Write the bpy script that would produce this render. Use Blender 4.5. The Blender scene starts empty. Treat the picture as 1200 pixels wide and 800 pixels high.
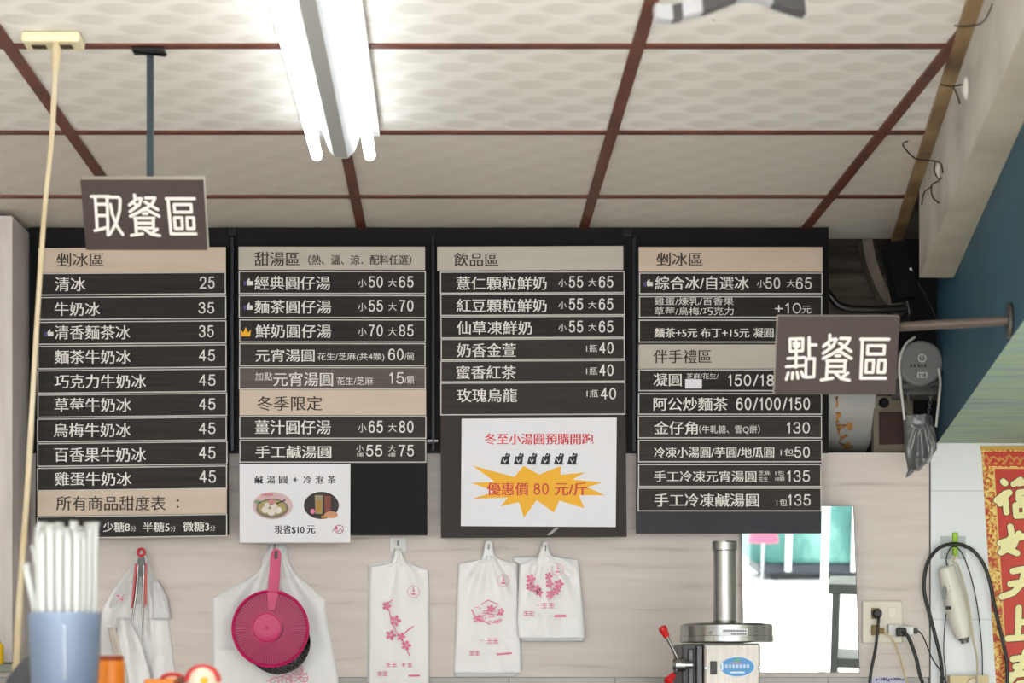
import bpy, bmesh, math, random
from mathutils import Vector
from mathutils import noise as mnoise

random.seed(7)
S = bpy.context.scene
COL = S.collection

# ------------------------------------------------------------------ camera, world, lights, exposure
FPX, U0, V0, HC = 2303.0, 530.0, 785.0, 1.45        # focal length in px (1200 wide), principal point, eye height
cam_d = bpy.data.cameras.new('camera')
cam = bpy.data.objects.new('camera', cam_d); COL.objects.link(cam)
cam.location = (0, 0, HC); cam.rotation_euler = (math.pi / 2, 0, 0)
cam_d.sensor_width = 36; cam_d.lens = FPX / 1200 * 36
cam_d.shift_x = (600 - U0) / 1200; cam_d.shift_y = (V0 - 400) / 1200
cam_d.clip_end = 200
cam_d.dof.use_dof = True; cam_d.dof.focus_distance = 5.27; cam_d.dof.aperture_fstop = 5.6
S.camera = cam
S.view_settings.view_transform = 'Standard'; S.view_settings.look = 'None'
S.view_settings.gamma = 1; S.view_settings.use_curve_mapping = False
S.view_settings.exposure = 1.62

w = bpy.data.worlds.new('sky'); S.world = w; w.use_nodes = True
bg = w.node_tree.nodes['Background']
bg.inputs[0].default_value = (0.92, 0.96, 1.0, 1); bg.inputs[1].default_value = 1.5

def light(name, kind, loc, rot, energy, color=(1, 1, 1), **kw):
    d = bpy.data.lights.new(name, kind); d.energy = energy; d.color = color
    for k, v in kw.items(): setattr(d, k, v)
    o = bpy.data.objects.new(name, d); COL.objects.link(o); o.location = loc; o.rotation_euler = rot
    return o
light('sun', 'SUN', (0, -6, 8), (math.radians(47), 0, math.radians(-10)), 4.8, (1, .96, .9), angle=math.radians(2))
_pl = light('shopfront_daylight', 'AREA', (0.0, -1.02, 1.33), (math.pi / 2, 0, 0), 1, shape='RECTANGLE', size=5.2, size_y=2.64)
_pl.data.cycles.is_portal = True

# ------------------------------------------------------------------ helpers
def lin(c):
    c = c / 255
    return c / 12.92 if c <= .04045 else ((c + .055) / 1.055) ** 2.4
def rgb(c): return (lin(c[0]), lin(c[1]), lin(c[2]), 1)
MATS = {}
def mat(name, c, rough=.6, metal=0, spec=.5, emit=None, strength=0, trans=0, sss=0, coat=0, alpha=1):
    if name in MATS: return MATS[name]
    m = bpy.data.materials.new(name); m.use_nodes = True
    b = m.node_tree.nodes['Principled BSDF']
    b.inputs['Base Color'].default_value = rgb(c); b.inputs['Roughness'].default_value = rough
    b.inputs['Metallic'].default_value = metal; b.inputs['Specular IOR Level'].default_value = spec
    b.inputs['Transmission Weight'].default_value = trans; b.inputs['Coat Weight'].default_value = coat
    b.inputs['Alpha'].default_value = alpha
    if emit: b.inputs['Emission Color'].default_value = rgb(emit); b.inputs['Emission Strength'].default_value = strength
    MATS[name] = m
    return m
def bsdf(m): return m.node_tree.nodes['Principled BSDF']
def nd(m, t, **kw):
    n = m.node_tree.nodes.new(t)
    for k, v in kw.items(): setattr(n, k, v)
    return n
def ln(m, a, b): m.node_tree.links.new(a, b)
def math_n(m, op, a, b=None, c=None):
    n = nd(m, 'ShaderNodeMath', operation=op)
    for i, x in enumerate((a, b, c)):
        if x is None: continue
        if isinstance(x, (int, float)): n.inputs[i].default_value = x
        else: ln(m, x, n.inputs[i])
    return n.outputs[0]
def noise_mat(name, stops, scale, stretch=(1, 1, 1), rough=.6, metal=0, detail=5, distort=0, bump=0, spec=.5, bscale=None):
    """colour ramp over stretched noise in world position"""
    if name in MATS: return MATS[name]
    m = mat(name, (128, 128, 128), rough, metal, spec)
    g = nd(m, 'ShaderNodeNewGeometry'); mp = nd(m, 'ShaderNodeMapping'); mp.inputs['Scale'].default_value = stretch
    ln(m, g.outputs['Position'], mp.inputs[0])
    n = nd(m, 'ShaderNodeTexNoise'); n.inputs['Scale'].default_value = scale; n.inputs['Detail'].default_value = detail
    n.inputs['Distortion'].default_value = distort
    ln(m, mp.outputs[0], n.inputs['Vector'])
    r = nd(m, 'ShaderNodeValToRGB'); e = r.color_ramp.elements
    while len(e) < len(stops): e.new(.5)
    for i, (p, c) in enumerate(stops): e[i].position = p; e[i].color = rgb(c)
    ln(m, n.outputs['Fac'], r.inputs[0]); ln(m, r.outputs[0], bsdf(m).inputs['Base Color'])
    if bump:
        b = nd(m, 'ShaderNodeBump'); b.inputs['Strength'].default_value = bump; b.inputs['Distance'].default_value = .01
        ln(m, n.outputs['Fac'], b.inputs['Height']); ln(m, b.outputs[0], bsdf(m).inputs['Normal'])
    return m

def P(u, v, D): return Vector(((u - U0) * D / FPX, D, HC + (V0 - v) * D / FPX))
ORG = {}
def org(o): return ORG.get(o.name, Vector((0, 0, 0))) if o else Vector((0, 0, 0))
def tag(o, label=None, cat=None, group=None, kind=None):
    if label: o['label'] = label
    if cat: o['category'] = cat
    if group: o['group'] = group
    if kind: o['kind'] = kind
    return o
def thing(name, label, cat, loc, group=None):
    o = bpy.data.objects.new(name, None); COL.objects.link(o); o.location = loc; o.empty_display_size = .05
    ORG[o.name] = Vector(loc); tag(o, label, cat, group)
    return o

class MB:
    def __init__(s): s.v = []; s.f = []; s.m = []; s.sm = []
    def add(s, vs, fs, mi=0, smooth=False):
        n = len(s.v); s.v += [Vector(x) for x in vs]
        for f in fs: s.f.append([i + n for i in f]); s.m.append(mi); s.sm.append(smooth)
        return s
    def poly(s, pts, mi=0): return s.add(pts, [list(range(len(pts)))], mi)
    def box(s, a, b, mi=0, bev=0):
        a, b = Vector(a), Vector(b); c = (a + b) / 2; d = b - a
        return s.obox(c, Vector((abs(d.x), 0, 0)), Vector((0, abs(d.y), 0)), Vector((0, 0, abs(d.z))), mi, bev)
    def obox(s, c, ax, ay, az, mi=0, bev=0, seg=2):
        bm = bmesh.new(); bmesh.ops.create_cube(bm, size=1)
        lx, ly, lz = ax.length, ay.length, az.length
        for v in bm.verts: v.co = Vector((v.co.x * lx, v.co.y * ly, v.co.z * lz))
        if bev: bmesh.ops.bevel(bm, geom=bm.edges[:], offset=min(bev, .45 * min(lx, ly, lz)), segments=seg, affect='EDGES', profile=.5)
        ex, ey, ez = ax.normalized(), ay.normalized(), az.normalized(); c = Vector(c)
        bm.verts.index_update()
        s.add([c + ex * v.co.x + ey * v.co.y + ez * v.co.z for v in bm.verts], [[v.index for v in f.verts] for f in bm.faces], mi)
        bm.free(); return s
    def prism(s, pts, d, mi=0):
        """polygon pts extruded by vector d"""
        n = len(pts); pts = [Vector(p) for p in pts]; d = Vector(d)
        s.add(pts + [p + d for p in pts], [list(range(n)), list(range(2 * n - 1, n - 1, -1))] + [[i, i + n, (i + 1) % n + n, (i + 1) % n] for i in range(n)], mi)
        return s
    def tube(s, pts, r, seg=10, mi=0, smooth_path=0, cap=True):
        pts = [Vector(p) for p in pts]
        if smooth_path: pts = catmull(pts, smooth_path)
        n = len(pts); rs = r if isinstance(r, (list, tuple)) else [r] * n
        if len(rs) != n: rs = [rs[min(int(i * len(rs) / n), len(rs) - 1)] for i in range(n)]
        t0 = (pts[1] - pts[0]).normalized(); up = Vector((0, 0, 1)) if abs(t0.z) < .9 else Vector((1, 0, 0))
        a = t0.cross(up).normalized(); vs = []
        for i in range(n):
            t = (pts[min(i + 1, n - 1)] - pts[max(i - 1, 0)]).normalized()
            a = (a - t * a.dot(t)).normalized(); b = t.cross(a)
            for k in range(seg):
                an = 2 * math.pi * k / seg; vs.append(pts[i] + (a * math.cos(an) + b * math.sin(an)) * rs[i])
        fs = [[i * seg + k, i * seg + (k + 1) % seg, (i + 1) * seg + (k + 1) % seg, (i + 1) * seg + k] for i in range(n - 1) for k in range(seg)]
        s.add(vs, fs, mi, True)
        if cap: s.add(vs[:seg], [list(range(seg))[::-1]], mi); s.add(vs[-seg:], [list(range(seg))], mi)
        return s
    def lathe(s, prof, o, axis=(0, 0, 1), seg=40, mi=0, smooth=True):
        """prof = [(radius, height)] turned about axis through o"""
        o = Vector(o); ax = Vector(axis).normalized(); up = Vector((0, 1, 0)) if abs(ax.y) < .9 else Vector((1, 0, 0))
        a = ax.cross(up).normalized(); b = ax.cross(a)
        for (r0, h0), (r1, h1) in zip(prof[:-1], prof[1:]):
            vs = []
            for r, h in ((r0, h0), (r1, h1)):
                for k in range(seg):
                    an = 2 * math.pi * k / seg; vs.append(o + ax * h + (a * math.cos(an) + b * math.sin(an)) * max(r, 1e-5))
            s.add(vs, [[k, (k + 1) % seg, seg + (k + 1) % seg, seg + k] for k in range(seg)], mi, smooth)
        return s
    def ball(s, c, r, mi=0, sc=(1, 1, 1), seg=18):
        c = Vector(c); vs = []; n = seg // 2
        for i in range(n + 1):
            th = math.pi * i / n
            for k in range(seg):
                ph = 2 * math.pi * k / seg
                vs.append(c + Vector((r * sc[0] * math.sin(th) * math.cos(ph), r * sc[1] * math.sin(th) * math.sin(ph), r * sc[2] * math.cos(th))))
        s.add(vs, [[i * seg + k, i * seg + (k + 1) % seg, (i + 1) * seg + (k + 1) % seg, (i + 1) * seg + k] for i in range(n) for k in range(seg)], mi, True)
        return s
    def stroke(s, pts, wd, mapf, mi=0, closed=False):
        """flat round-ended stroke of width wd in the 2-D units that mapf turns into world points"""
        pts = [Vector((p[0], p[1])) for p in pts]
        if closed: pts = pts + [pts[0]]
        h = wd / 2; m0 = mapf
        s.lift = getattr(s, 'lift', 0)
        def mapf(x, y): return m0(x, y) + Vector((0, -3e-6 * s.lift, 0))
        for p in pts: s.lift += 1; s.add([mapf(p.x + h * math.cos(2 * math.pi * k / 12), p.y + h * math.sin(2 * math.pi * k / 12)) for k in range(12)], [list(range(12))], mi)
        for p, q in zip(pts[:-1], pts[1:]):
            d = q - p
            if d.length < 1e-6: continue
            n = Vector((-d.y, d.x)).normalized() * h; s.lift += 1
            s.add([mapf(*(p + n)), mapf(*(q + n)), mapf(*(q - n)), mapf(*(p - n))], [[0, 1, 2, 3]], mi)
        return s
    def ellipse(s, cx, cy, rx, ry, mapf, mi=0, seg=28, rot=0):
        c, sn = math.cos(rot), math.sin(rot)
        pts = []
        for k in range(seg):
            x, y = rx * math.cos(2 * math.pi * k / seg), ry * math.sin(2 * math.pi * k / seg)
            pts.append(mapf(cx + x * c - y * sn, cy + x * sn + y * c))
        return s.poly(pts, mi)
    def text(s, body, x0, y0, x1, y1, D, mi=0, bold=0):
        if set(body) <= set('0123456789/+') and body != '+':      # slim round-ended numerals
            ws = [{'1': .62, '/': .72}.get(c, 1) for c in body]; gap = .26
            k = (x1 - x0) / (sum(ws) + gap * (len(ws) - 1)); h = y1 - y0; wd = max(h * .118, .9); x = x0
            for c, w_ in zip(body, ws):
                for g in NUM[c]:
                    yo = .22 if c == '+' else 0
                    s.stroke([(x + wd / 2 + p[0] * (w_ * k - wd), y0 + wd / 2 + (yo + p[1] * (1 - 1.6 * yo)) * (h - wd)) for p in g], wd, pm(D), mi)
                x += (w_ + gap) * k
            return s
        vs, fs = glyphs(body)
        for n, dx in enumerate((-bold, 0, bold) if bold else (0,)):
            s.add([P(x0 + dx + v[0] * (x1 - x0), y1 - v[1] * (y1 - y0), D - n * 2e-5) for v in vs], fs, mi)
        return s
    def build(s, name, mats, parent=None, weld=False):
        me = bpy.data.meshes.new(name); og = org(parent)
        if not isinstance(mats, (list, tuple)): mats = [mats]
        me.from_pydata([tuple(v - og) for v in s.v], [], s.f)
        for m in mats: me.materials.append(m)
        me.polygons.foreach_set('material_index', s.m); me.polygons.foreach_set('use_smooth', s.sm); me.update()
        bm = bmesh.new(); bm.from_mesh(me)
        if weld: bmesh.ops.remove_doubles(bm, verts=bm.verts[:], dist=1e-6)
        if not getattr(s, 'flat', False): bmesh.ops.recalc_face_normals(bm, faces=bm.faces[:])
        bm.to_mesh(me); bm.free()
        o = bpy.data.objects.new(name, me); COL.objects.link(o)
        if parent: o.parent = parent
        ORG[o.name] = og
        return o
def catmull(p, n):
    out = []; q = [p[0] * 2 - p[1]] + p + [p[-1] * 2 - p[-2]]
    for i in range(1, len(q) - 2):
        for k in range(n):
            t = k / n; a, b, c, d = q[i - 1], q[i], q[i + 1], q[i + 2]
            out.append(.5 * ((2 * b) + (c - a) * t + (2 * a - 5 * b + 4 * c - d) * t * t + (3 * b - a - 3 * c + d) * t ** 3))
    out.append(p[-1]); return out
_G = {}
def _sm(pts): return [(p.x, p.y) for p in catmull([Vector((a, b, 0)) for a, b in pts], 4)]
def _el(cx, cy, rx, ry): return [(cx + rx * math.cos(i * math.pi / 12), cy + ry * math.sin(i * math.pi / 12)) for i in range(25)]
_six = [(.92, .17), (.75, .03), (.5, 0), (.18, .1), (.02, .4), (0, .65), (.1, .9), (.5, 1), (.88, .92), (1, .69), (.88, .47), (.52, .38), (.15, .48), (.01, .65)]
NUM = {'0': [_el(.5, .5, .5, .5)], '1': [[(.0, .22), (.6, 0), (.6, 1)]], '2': [_sm([(.03, .28), (.12, .08), (.5, 0), (.88, .08), (.97, .28), (.82, .52), (.0, 1)]), [(0, 1), (1, 1)]],
       '3': [_sm([(.05, .2), (.2, .04), (.5, 0), (.85, .06), (.93, .25), (.8, .42), (.45, .47)]), _sm([(.45, .47), (.85, .53), (1, .74), (.85, .94), (.5, 1), (.15, .95), (0, .78)])],
       '4': [[(.74, 1), (.74, 0), (0, .7), (1, .7)]], '5': [[(.92, 0), (.18, 0), (.08, .48)], _sm([(.08, .48), (.3, .38), (.55, .35), (.88, .44), (1, .67), (.88, .91), (.5, 1), (.15, .94), (0, .77)])],
       '6': [_sm(_six)], '7': [[(0, 0), (1, 0)], _sm([(1, 0), (.55, .5), (.36, 1)])], '8': [_el(.5, .235, .42, .235), _el(.5, .735, .5, .265)], '9': [_sm([(1 - a, 1 - b) for a, b in _six])],
       '/': [[(1, 0), (0, 1)]], '+': [[(.5, 0), (.5, 1)], [(0, .5), (1, .5)]]}
def glyphs(body):
    """the letters of body as a mesh, its ink box scaled to 0..1"""
    if body not in _G:
        c = bpy.data.curves.new('letters', 'FONT'); c.body = body; c.resolution_u = 3
        o = bpy.data.objects.new('letters', c); COL.objects.link(o)
        dg = bpy.context.evaluated_depsgraph_get()
        me = bpy.data.meshes.new_from_object(o.evaluated_get(dg))
        vs = [(v.co.x, v.co.y) for v in me.vertices]; fs = [list(p.vertices) for p in me.polygons]
        bpy.data.objects.remove(o); bpy.data.curves.remove(c); bpy.data.meshes.remove(me)
        xs = [v[0] for v in vs]; ys = [v[1] for v in vs]; dx = max(xs) - min(xs); dy = max(ys) - min(ys)
        _G[body] = ([((x - min(xs)) / dx, (y - min(ys)) / dy) for x, y in vs], fs)
    return _G[body]
def pm(D): return lambda x, y: P(x, y, D)
def struct(name, mb, m): return tag(mb.build(name, m), kind='structure')
def flat(): m = MB(); m.flat = True; return m

# ------------------------------------------------------------------ materials
def ceiling_mat(name, base, dark):
    m = mat(name, base, .75)
    g = nd(m, 'ShaderNodeNewGeometry'); sp = nd(m, 'ShaderNodeSeparateXYZ'); ln(m, g.outputs['Position'], sp.inputs[0])
    X, Y = sp.outputs[0], sp.outputs[1]
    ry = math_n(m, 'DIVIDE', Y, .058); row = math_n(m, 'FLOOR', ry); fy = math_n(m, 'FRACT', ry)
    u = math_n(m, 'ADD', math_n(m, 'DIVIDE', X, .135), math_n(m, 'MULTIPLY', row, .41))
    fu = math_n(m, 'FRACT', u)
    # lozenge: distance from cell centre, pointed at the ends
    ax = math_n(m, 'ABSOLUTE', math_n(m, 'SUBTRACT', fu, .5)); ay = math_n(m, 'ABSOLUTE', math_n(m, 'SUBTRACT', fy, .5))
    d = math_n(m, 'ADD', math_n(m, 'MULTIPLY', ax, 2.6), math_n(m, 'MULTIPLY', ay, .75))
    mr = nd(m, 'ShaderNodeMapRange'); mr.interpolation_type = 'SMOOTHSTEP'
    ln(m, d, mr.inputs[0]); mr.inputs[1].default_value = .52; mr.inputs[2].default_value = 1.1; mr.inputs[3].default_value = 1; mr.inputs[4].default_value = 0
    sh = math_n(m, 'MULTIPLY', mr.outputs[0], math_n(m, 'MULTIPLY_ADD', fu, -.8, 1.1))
    mx = nd(m, 'ShaderNodeMix', data_type='RGBA'); ln(m, sh, mx.inputs[0])
    mx.inputs[6].default_value = rgb(base); mx.inputs[7].default_value = rgb(dark)
    # specks of dirt
    no = nd(m, 'ShaderNodeTexNoise'); no.inputs['Scale'].default_value = 26; no.inputs['Detail'].default_value = 3
    ln(m, g.outputs['Position'], no.inputs['Vector'])
    mr2 = nd(m, 'ShaderNodeMapRange'); ln(m, no.outputs['Fac'], mr2.inputs[0]); mr2.inputs[1].default_value = .765; mr2.inputs[2].default_value = .80
    n2 = nd(m, 'ShaderNodeTexNoise'); n2.inputs['Scale'].default_value = 1.6; ln(m, g.outputs['Position'], n2.inputs['Vector'])
    mr3 = nd(m, 'ShaderNodeMapRange'); ln(m, n2.outputs['Fac'], mr3.inputs[0]); mr3.inputs[1].default_value = .35; mr3.inputs[2].default_value = .75; mr3.inputs[3].default_value = 0; mr3.inputs[4].default_value = .35
    mx3 = nd(m, 'ShaderNodeMix', data_type='RGBA'); ln(m, mr3.outputs[0], mx3.inputs[0]); ln(m, mx.outputs[2], mx3.inputs[6]); mx3.inputs[7].default_value = rgb((204, 196, 180))
    mx2 = nd(m, 'ShaderNodeMix', data_type='RGBA'); ln(m, mr2.outputs[0], mx2.inputs[0]); ln(m, mx3.outputs[2], mx2.inputs[6]); mx2.inputs[7].default_value = rgb((105, 90, 72))
    ln(m, mx2.outputs[2], bsdf(m).inputs['Base Color'])
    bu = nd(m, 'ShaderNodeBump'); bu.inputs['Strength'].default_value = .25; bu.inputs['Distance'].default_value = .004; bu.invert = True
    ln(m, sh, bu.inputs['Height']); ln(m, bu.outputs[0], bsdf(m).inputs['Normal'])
    return m
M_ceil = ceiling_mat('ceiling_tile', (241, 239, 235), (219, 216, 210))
M_ceil_dark = ceiling_mat('darker_ceiling_tile', (218, 211, 202), (211, 203, 193))  # deeper tan for the back rows, fainter pattern
M_tbar = noise_mat('brown_grid_metal', [(.3, (86, 42, 30)), (.7, (112, 60, 42))], 9, rough=.45)
def plank_wall():
    m = noise_mat('greige_wood_panel', [(.24, (176, 165, 158)), (.40, (205, 195, 189)), (.62, (211, 202, 196)), (.8, (217, 209, 204))], 3.4, (.9, 1, 12), .5, detail=8, distort=.35)
    return m
M_panel = plank_wall()
def tile_mat(name, c, c2, wx, wz, x0=0, z0=0, rough=.25, joint=.0025):
    m = mat(name, c, rough)
    g = nd(m, 'ShaderNodeNewGeometry'); sp = nd(m, 'ShaderNodeSeparateXYZ'); ln(m, g.outputs['Position'], sp.inputs[0])
    def edge(o, wd, off):
        fr = math_n(m, 'FRACT', math_n(m, 'DIVIDE', math_n(m, 'SUBTRACT', o, off), wd))
        return math_n(m, 'LESS_THAN', fr, joint / wd)
    k = math_n(m, 'MAXIMUM', edge(sp.outputs[0], wx, x0), edge(sp.outputs[2], wz, z0))
    mx = nd(m, 'ShaderNodeMix', data_type='RGBA'); ln(m, k, mx.inputs[0]); mx.inputs[6].default_value = rgb(c); mx.inputs[7].default_value = rgb(c2)
    ln(m, mx.outputs[2], bsdf(m).inputs['Base Color'])
    return m
M_wtile = tile_mat('white_wall_tile', (226, 230, 234), (196, 200, 205), .60, .35, x0=.3, z0=1.937)
M_gtile = tile_mat('grey_wall_tile', (172, 170, 166), (110, 108, 104), .29, .29, x0=.153, z0=1.14)
M_black = mat('black_board', (13, 13, 14), .6, spec=.2)
M_blackmetal = mat('black_metal', (14, 14, 15), .35, .3)
M_strip = noise_mat('dark_wood_strip', [(.3, (28, 25, 24)), (.55, (36, 32, 31)), (.8, (46, 41, 40))], 5, (1.2, 1, 26), .55, spec=.25)
M_strip_brown = noise_mat('brown_wood_strip', [(.3, (40, 35, 34)), (.55, (48, 42, 40)), (.8, (56, 50, 48))], 5, (1.2, 1, 26), .55, spec=.25)
M_strip_pale = noise_mat('faded_wood_strip', [(.3, (80, 71, 68)), (.55, (89, 80, 76)), (.8, (98, 88, 84))], 5, (1.2, 1, 26), .5, spec=.3)
M_tan = noise_mat('tan_header', [(.35, (196, 178, 160)), (.7, (205, 187, 169))], 4, (1, 1, 6), .5)
M_grey_head = noise_mat('grey_header', [(.35, (180, 174, 164)), (.7, (188, 182, 172))], 4, (1, 1, 6), .5)
M_edge = mat('strip_border', (205, 202, 198), .5)
M_letter = mat('white_lettering', (222, 220, 216), .5)
M_ink = mat('dark_lettering', (44, 35, 30), .6)
M_paper = mat('white_paper', (226, 227, 234), .55)
M_red_ink = mat('red_ink', (206, 48, 62), .6)
M_black_ink = mat('black_ink', (26, 26, 32), .6)
M_yellow_ink = mat('yellow_ink', (238, 178, 38), .6)
M_sign = mat('brown_sign_face', (58, 47, 45), .55, spec=.3)
M_sign_edge = mat('grey_sign_edge', (176, 170, 160), .5)
M_sign_letter = mat('sign_lettering', (212, 207, 203), .5)
M_steel = noise_mat('stainless_steel', [(.3, (140, 143, 142)), (.7, (176, 178, 176))], 6, (9, 9, .4), .26, 1)
M_steel_front = noise_mat('brushed_steel', [(.3, (150, 146, 140)), (.7, (170, 166, 160))], 4, (30, 1, 1), .42, .8)
M_chrome = mat('chrome', (150, 151, 153), .18, 1)
M_red = mat('red_plastic', (196, 22, 28), .3)
M_blackp = mat('black_plastic', (20, 20, 21), .4)
M_whitep = mat('white_plastic', (226, 226, 222), .35)
M_creamp = mat('cream_plastic', (222, 212, 176), .4)
M_bag = mat('white_bag_film', (235, 235, 236), .36)
M_bag2 = mat('white_bag_film_back', (214, 216, 218), .4)
M_pink_ink = mat('pink_print', (228, 116, 148), .5)
M_pinkp = mat('magenta_plastic', (196, 20, 96), .32)
M_pink_dark = mat('magenta_slot', (120, 8, 58), .5)
M_blue = noise_mat('blue_painted_wall', [(.3, (24, 68, 88)), (.6, (30, 82, 104)), (.8, (38, 96, 122))], 2.2, (1, 1, 1.4), .55)
M_green = noise_mat('peeling_green_soffit', [(.22, (112, 142, 144)), (.42, (150, 174, 166)), (.54, (164, 186, 150)), (.66, (138, 166, 164)), (.85, (184, 200, 158))], 2.6, (1, 4, 1), .7, detail=8, distort=1.0, bump=.15)
M_conc = noise_mat('plastered_concrete', [(.3, (150, 146, 138)), (.5, (182, 178, 170)), (.72, (202, 198, 190))], 5, (1, .5, 1), .85, detail=7, bump=.3)
M_soffit = noise_mat('cream_plaster', [(.3, (186, 178, 160)), (.6, (204, 196, 178)), (.75, (212, 205, 188))], 4, rough=.85, bump=.15)
M_timber = noise_mat('varnished_timber', [(.3, (104, 76, 46)), (.55, (152, 124, 84)), (.8, (182, 158, 116))], 7, (2, .8, 3), .55)
M_oldwood = noise_mat('dark_planks', [(.3, (58, 50, 43)), (.55, (92, 83, 73)), (.8, (112, 103, 91))], 6, (.6, 1, 7), .8)  # one dark wood tone for all the recess boards
M_wire = mat('rusty_wire', (62, 48, 40), .6, .5)
M_drum = noise_mat('worn_white_paint', [(.3, (150, 150, 147)), (.6, (168, 168, 165)), (.8, (178, 178, 175))], 5, rough=.4)
M_rust = noise_mat('rust_patch', [(.35, (98, 66, 34)), (.6, (172, 122, 60)), (.8, (190, 146, 84))], 60, rough=.8)
M_grey_motor = mat('grey_motor_paint', (118, 120, 120), .45)
M_cabinet = noise_mat('pale_wood_cabinet', [(.3, (186, 178, 176)), (.6, (200, 193, 191)), (.8, (208, 202, 200))], 5, (7, 3, .8), .5)
M_greybag = mat('silver_grey_film', (112, 114, 116), .3, .4)
M_cord = noise_mat('aged_white_cord', [(.35, (180, 162, 126)), (.7, (206, 194, 170))], 6, rough=.5)
M_straw = mat('wrapped_straw', (180, 184, 182), .4)
M_cup = mat('lavender_plastic', (184, 206, 238), .3)
M_orange = mat('orange_plastic', (232, 132, 20), .35)
M_floor = noise_mat('grey_floor', [(.3, (218, 215, 210)), (.7, (228, 225, 220))], 2, rough=.6)
M_street = noise_mat('pale_street', [(.3, (206, 204, 200)), (.7, (222, 220, 216))], 1, rough=.8)
M_wallpaint = mat('white_wall_paint', (230, 226, 218), .8)

# ------------------------------------------------------------------ the setting
CEIL, W = 2.65, 5.35
RX = lambda D: .388 + .1545 * D                      # foot of the ceiling edge on the right
BX = lambda D: 1.01 + .165 * (D - 3.47)              # face of the blue lintel
Y0, YB = 2.0, 5.47                                   # ceiling edge, start of the oblique lintel
struct('floor', MB().box((-2.7, -1.0, -.05), (2.7, 6.0, 0)), M_floor)
struct('street', MB().box((-30, -40, -.10), (30, -1.0, -.04)), M_street)
YR = 4.382                                           # grid line where the tiles turn darker tan
def cpoly(y0, y1): return [(-2.6, y0, CEIL), (RX(y0), y0, CEIL), (RX(y1), y1, CEIL), (-2.6, y1, CEIL)]
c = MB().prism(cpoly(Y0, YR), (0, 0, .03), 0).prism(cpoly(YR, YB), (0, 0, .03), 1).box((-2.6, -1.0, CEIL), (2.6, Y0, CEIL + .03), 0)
struct('ceiling', c, [M_ceil, M_ceil_dark])
n = 0
for y in (.775, 1.375, 1.975, 2.575, 3.175, 3.775, 4.382, 4.975):
    n += 1; wd = .012
    xr = RX(y) - .012 if y > Y0 else 2.6
    struct('trim_%d' % n, MB().box((-2.6, y - wd, CEIL - .004), (xr, y + wd, CEIL + .002)), M_tbar)
for x in (-2.052, -1.452, -.852, -.246, .356):
    n += 1; struct('trim_%d' % n, MB().box((x - .0125, -1, CEIL - .006), (x + .0125, YB, CEIL + .002)), M_tbar)
n += 1   # the last runner is cut by the oblique timber edge
ya = (.958 - .388) / .1545
struct('trim_%d' % n, MB().prism([(.9455, (.9455 - .394) / .1545, CEIL - .006), (.9705, (.9705 - .394) / .1545, CEIL - .006), (.9705, YB, CEIL - .006), (.9455, YB, CEIL - .006)], (0, 0, .008)), M_tbar)
n += 1   # timber edge
struct('trim_%d' % n, MB().prism([(RX(Y0) - .012, Y0, CEIL - .014), (RX(Y0) + .016, Y0, CEIL - .014), (RX(YB) + .016, YB, CEIL - .014), (RX(YB) - .012, YB, CEIL - .014)], (0, 0, .016)), M_timber)
# concrete beam: upright face and soffit
YE, ZB = 4.86, 2.42
b = MB(); b.prism([(RX(Y0) + .016, Y0, ZB), (BX(Y0) + .02, Y0, ZB), (BX(YE) + .02, YE, ZB), (RX(YE) + .016, YE, ZB)], (0, 0, CEIL + .05 - ZB), 0)
b.m[-6] = 1; b.m[-5] = 0
o = struct('beam', b, [M_conc, M_soffit])
for p in o.data.polygons:
    p.material_index = 1 if p.normal.z < -.5 else 0
# blue lintel with its green underside
ZL = 2.068
l = MB(); l.prism([(BX(Y0), Y0, ZL), (2.6, Y0, ZL), (2.6, 5.36, ZL), (BX(5.36), 5.36, ZL)], (0, 0, CEIL + .05 - ZL), 0)
o = struct('wall_lintel', l, [M_blue, M_green])
for p in o.data.polygons: p.material_index = 1 if p.normal.z < -.5 else 0
struct('wall_left', MB().box((-2.7, -1, 0), (-2.6, 6.0, 2.95)), M_wallpaint)
struct('wall_right', MB().box((2.6, -1, 0), (2.7, 6.0, 2.95)), M_wallpaint)
# back wall: tiled foot, wood-look panel, white tiles, dark recess above for the roller shutter
pz = P(0, 793, W).z; pt = P(0, 530.5, W).z; xr = P(1090, 0, W).x
struct('wall_back', MB().box((-2.6, W + .008, 0), (xr, W + .1, pt - .002)), M_gtile)
struct('wall_panel', MB().box((-2.6, W - .004, pz), (xr - .004, W + .008, pt)), M_panel)
struct('wall_tiled', MB().box((xr + .002, W + .002, 0), (2.6, W + .1, P(0, 519, W).z)), M_wtile)
struct('trim_20', MB().box((xr - .004, W + .001, pz - .3), (xr + .002, W + .02, pt)), mat('grey_joint', (90, 88, 86), .6))
r = MB()
r.box((-2.6, 5.72, pt - .1), (P(1041, 0, 5.72).x, 5.77, 2.95))
struct('wall_recess', r, M_oldwood)
struct('wall_recess_back', MB().box((P(1041, 0, 5.72).x, 6.4, pt - .1), (2.6, 6.45, 2.95)).box((P(1041, 0, 5.72).x - .02, 5.77, pt - .1), (P(1041, 0, 5.72).x, 6.4, 2.95)), mat('black_shade_wall', (16, 16, 17), .8))  # near-black colour puts the deep shade of the recess into the wall
struct('wall_recess_floor', MB().box((-2.6, W + .101, pt - .08), (2.6, 6.4, pt - .05)), M_oldwood)
struct('wall_sun_block', MB().box((-2.6, YB - .02, CEIL + .031), (2.6, YB, 2.97)), M_oldwood)  # added to stop sun reaching the recess over the ceiling
struct('roof_sun_block', MB().box((-2.7, -1.02, 2.97), (2.7, 6.45, 3.02)).box((-2.7, -1.06, CEIL), (2.7, -1.02, 3.02)), M_wallpaint)  # unseen slab and fascia added to keep the space above the ceiling dark
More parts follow.
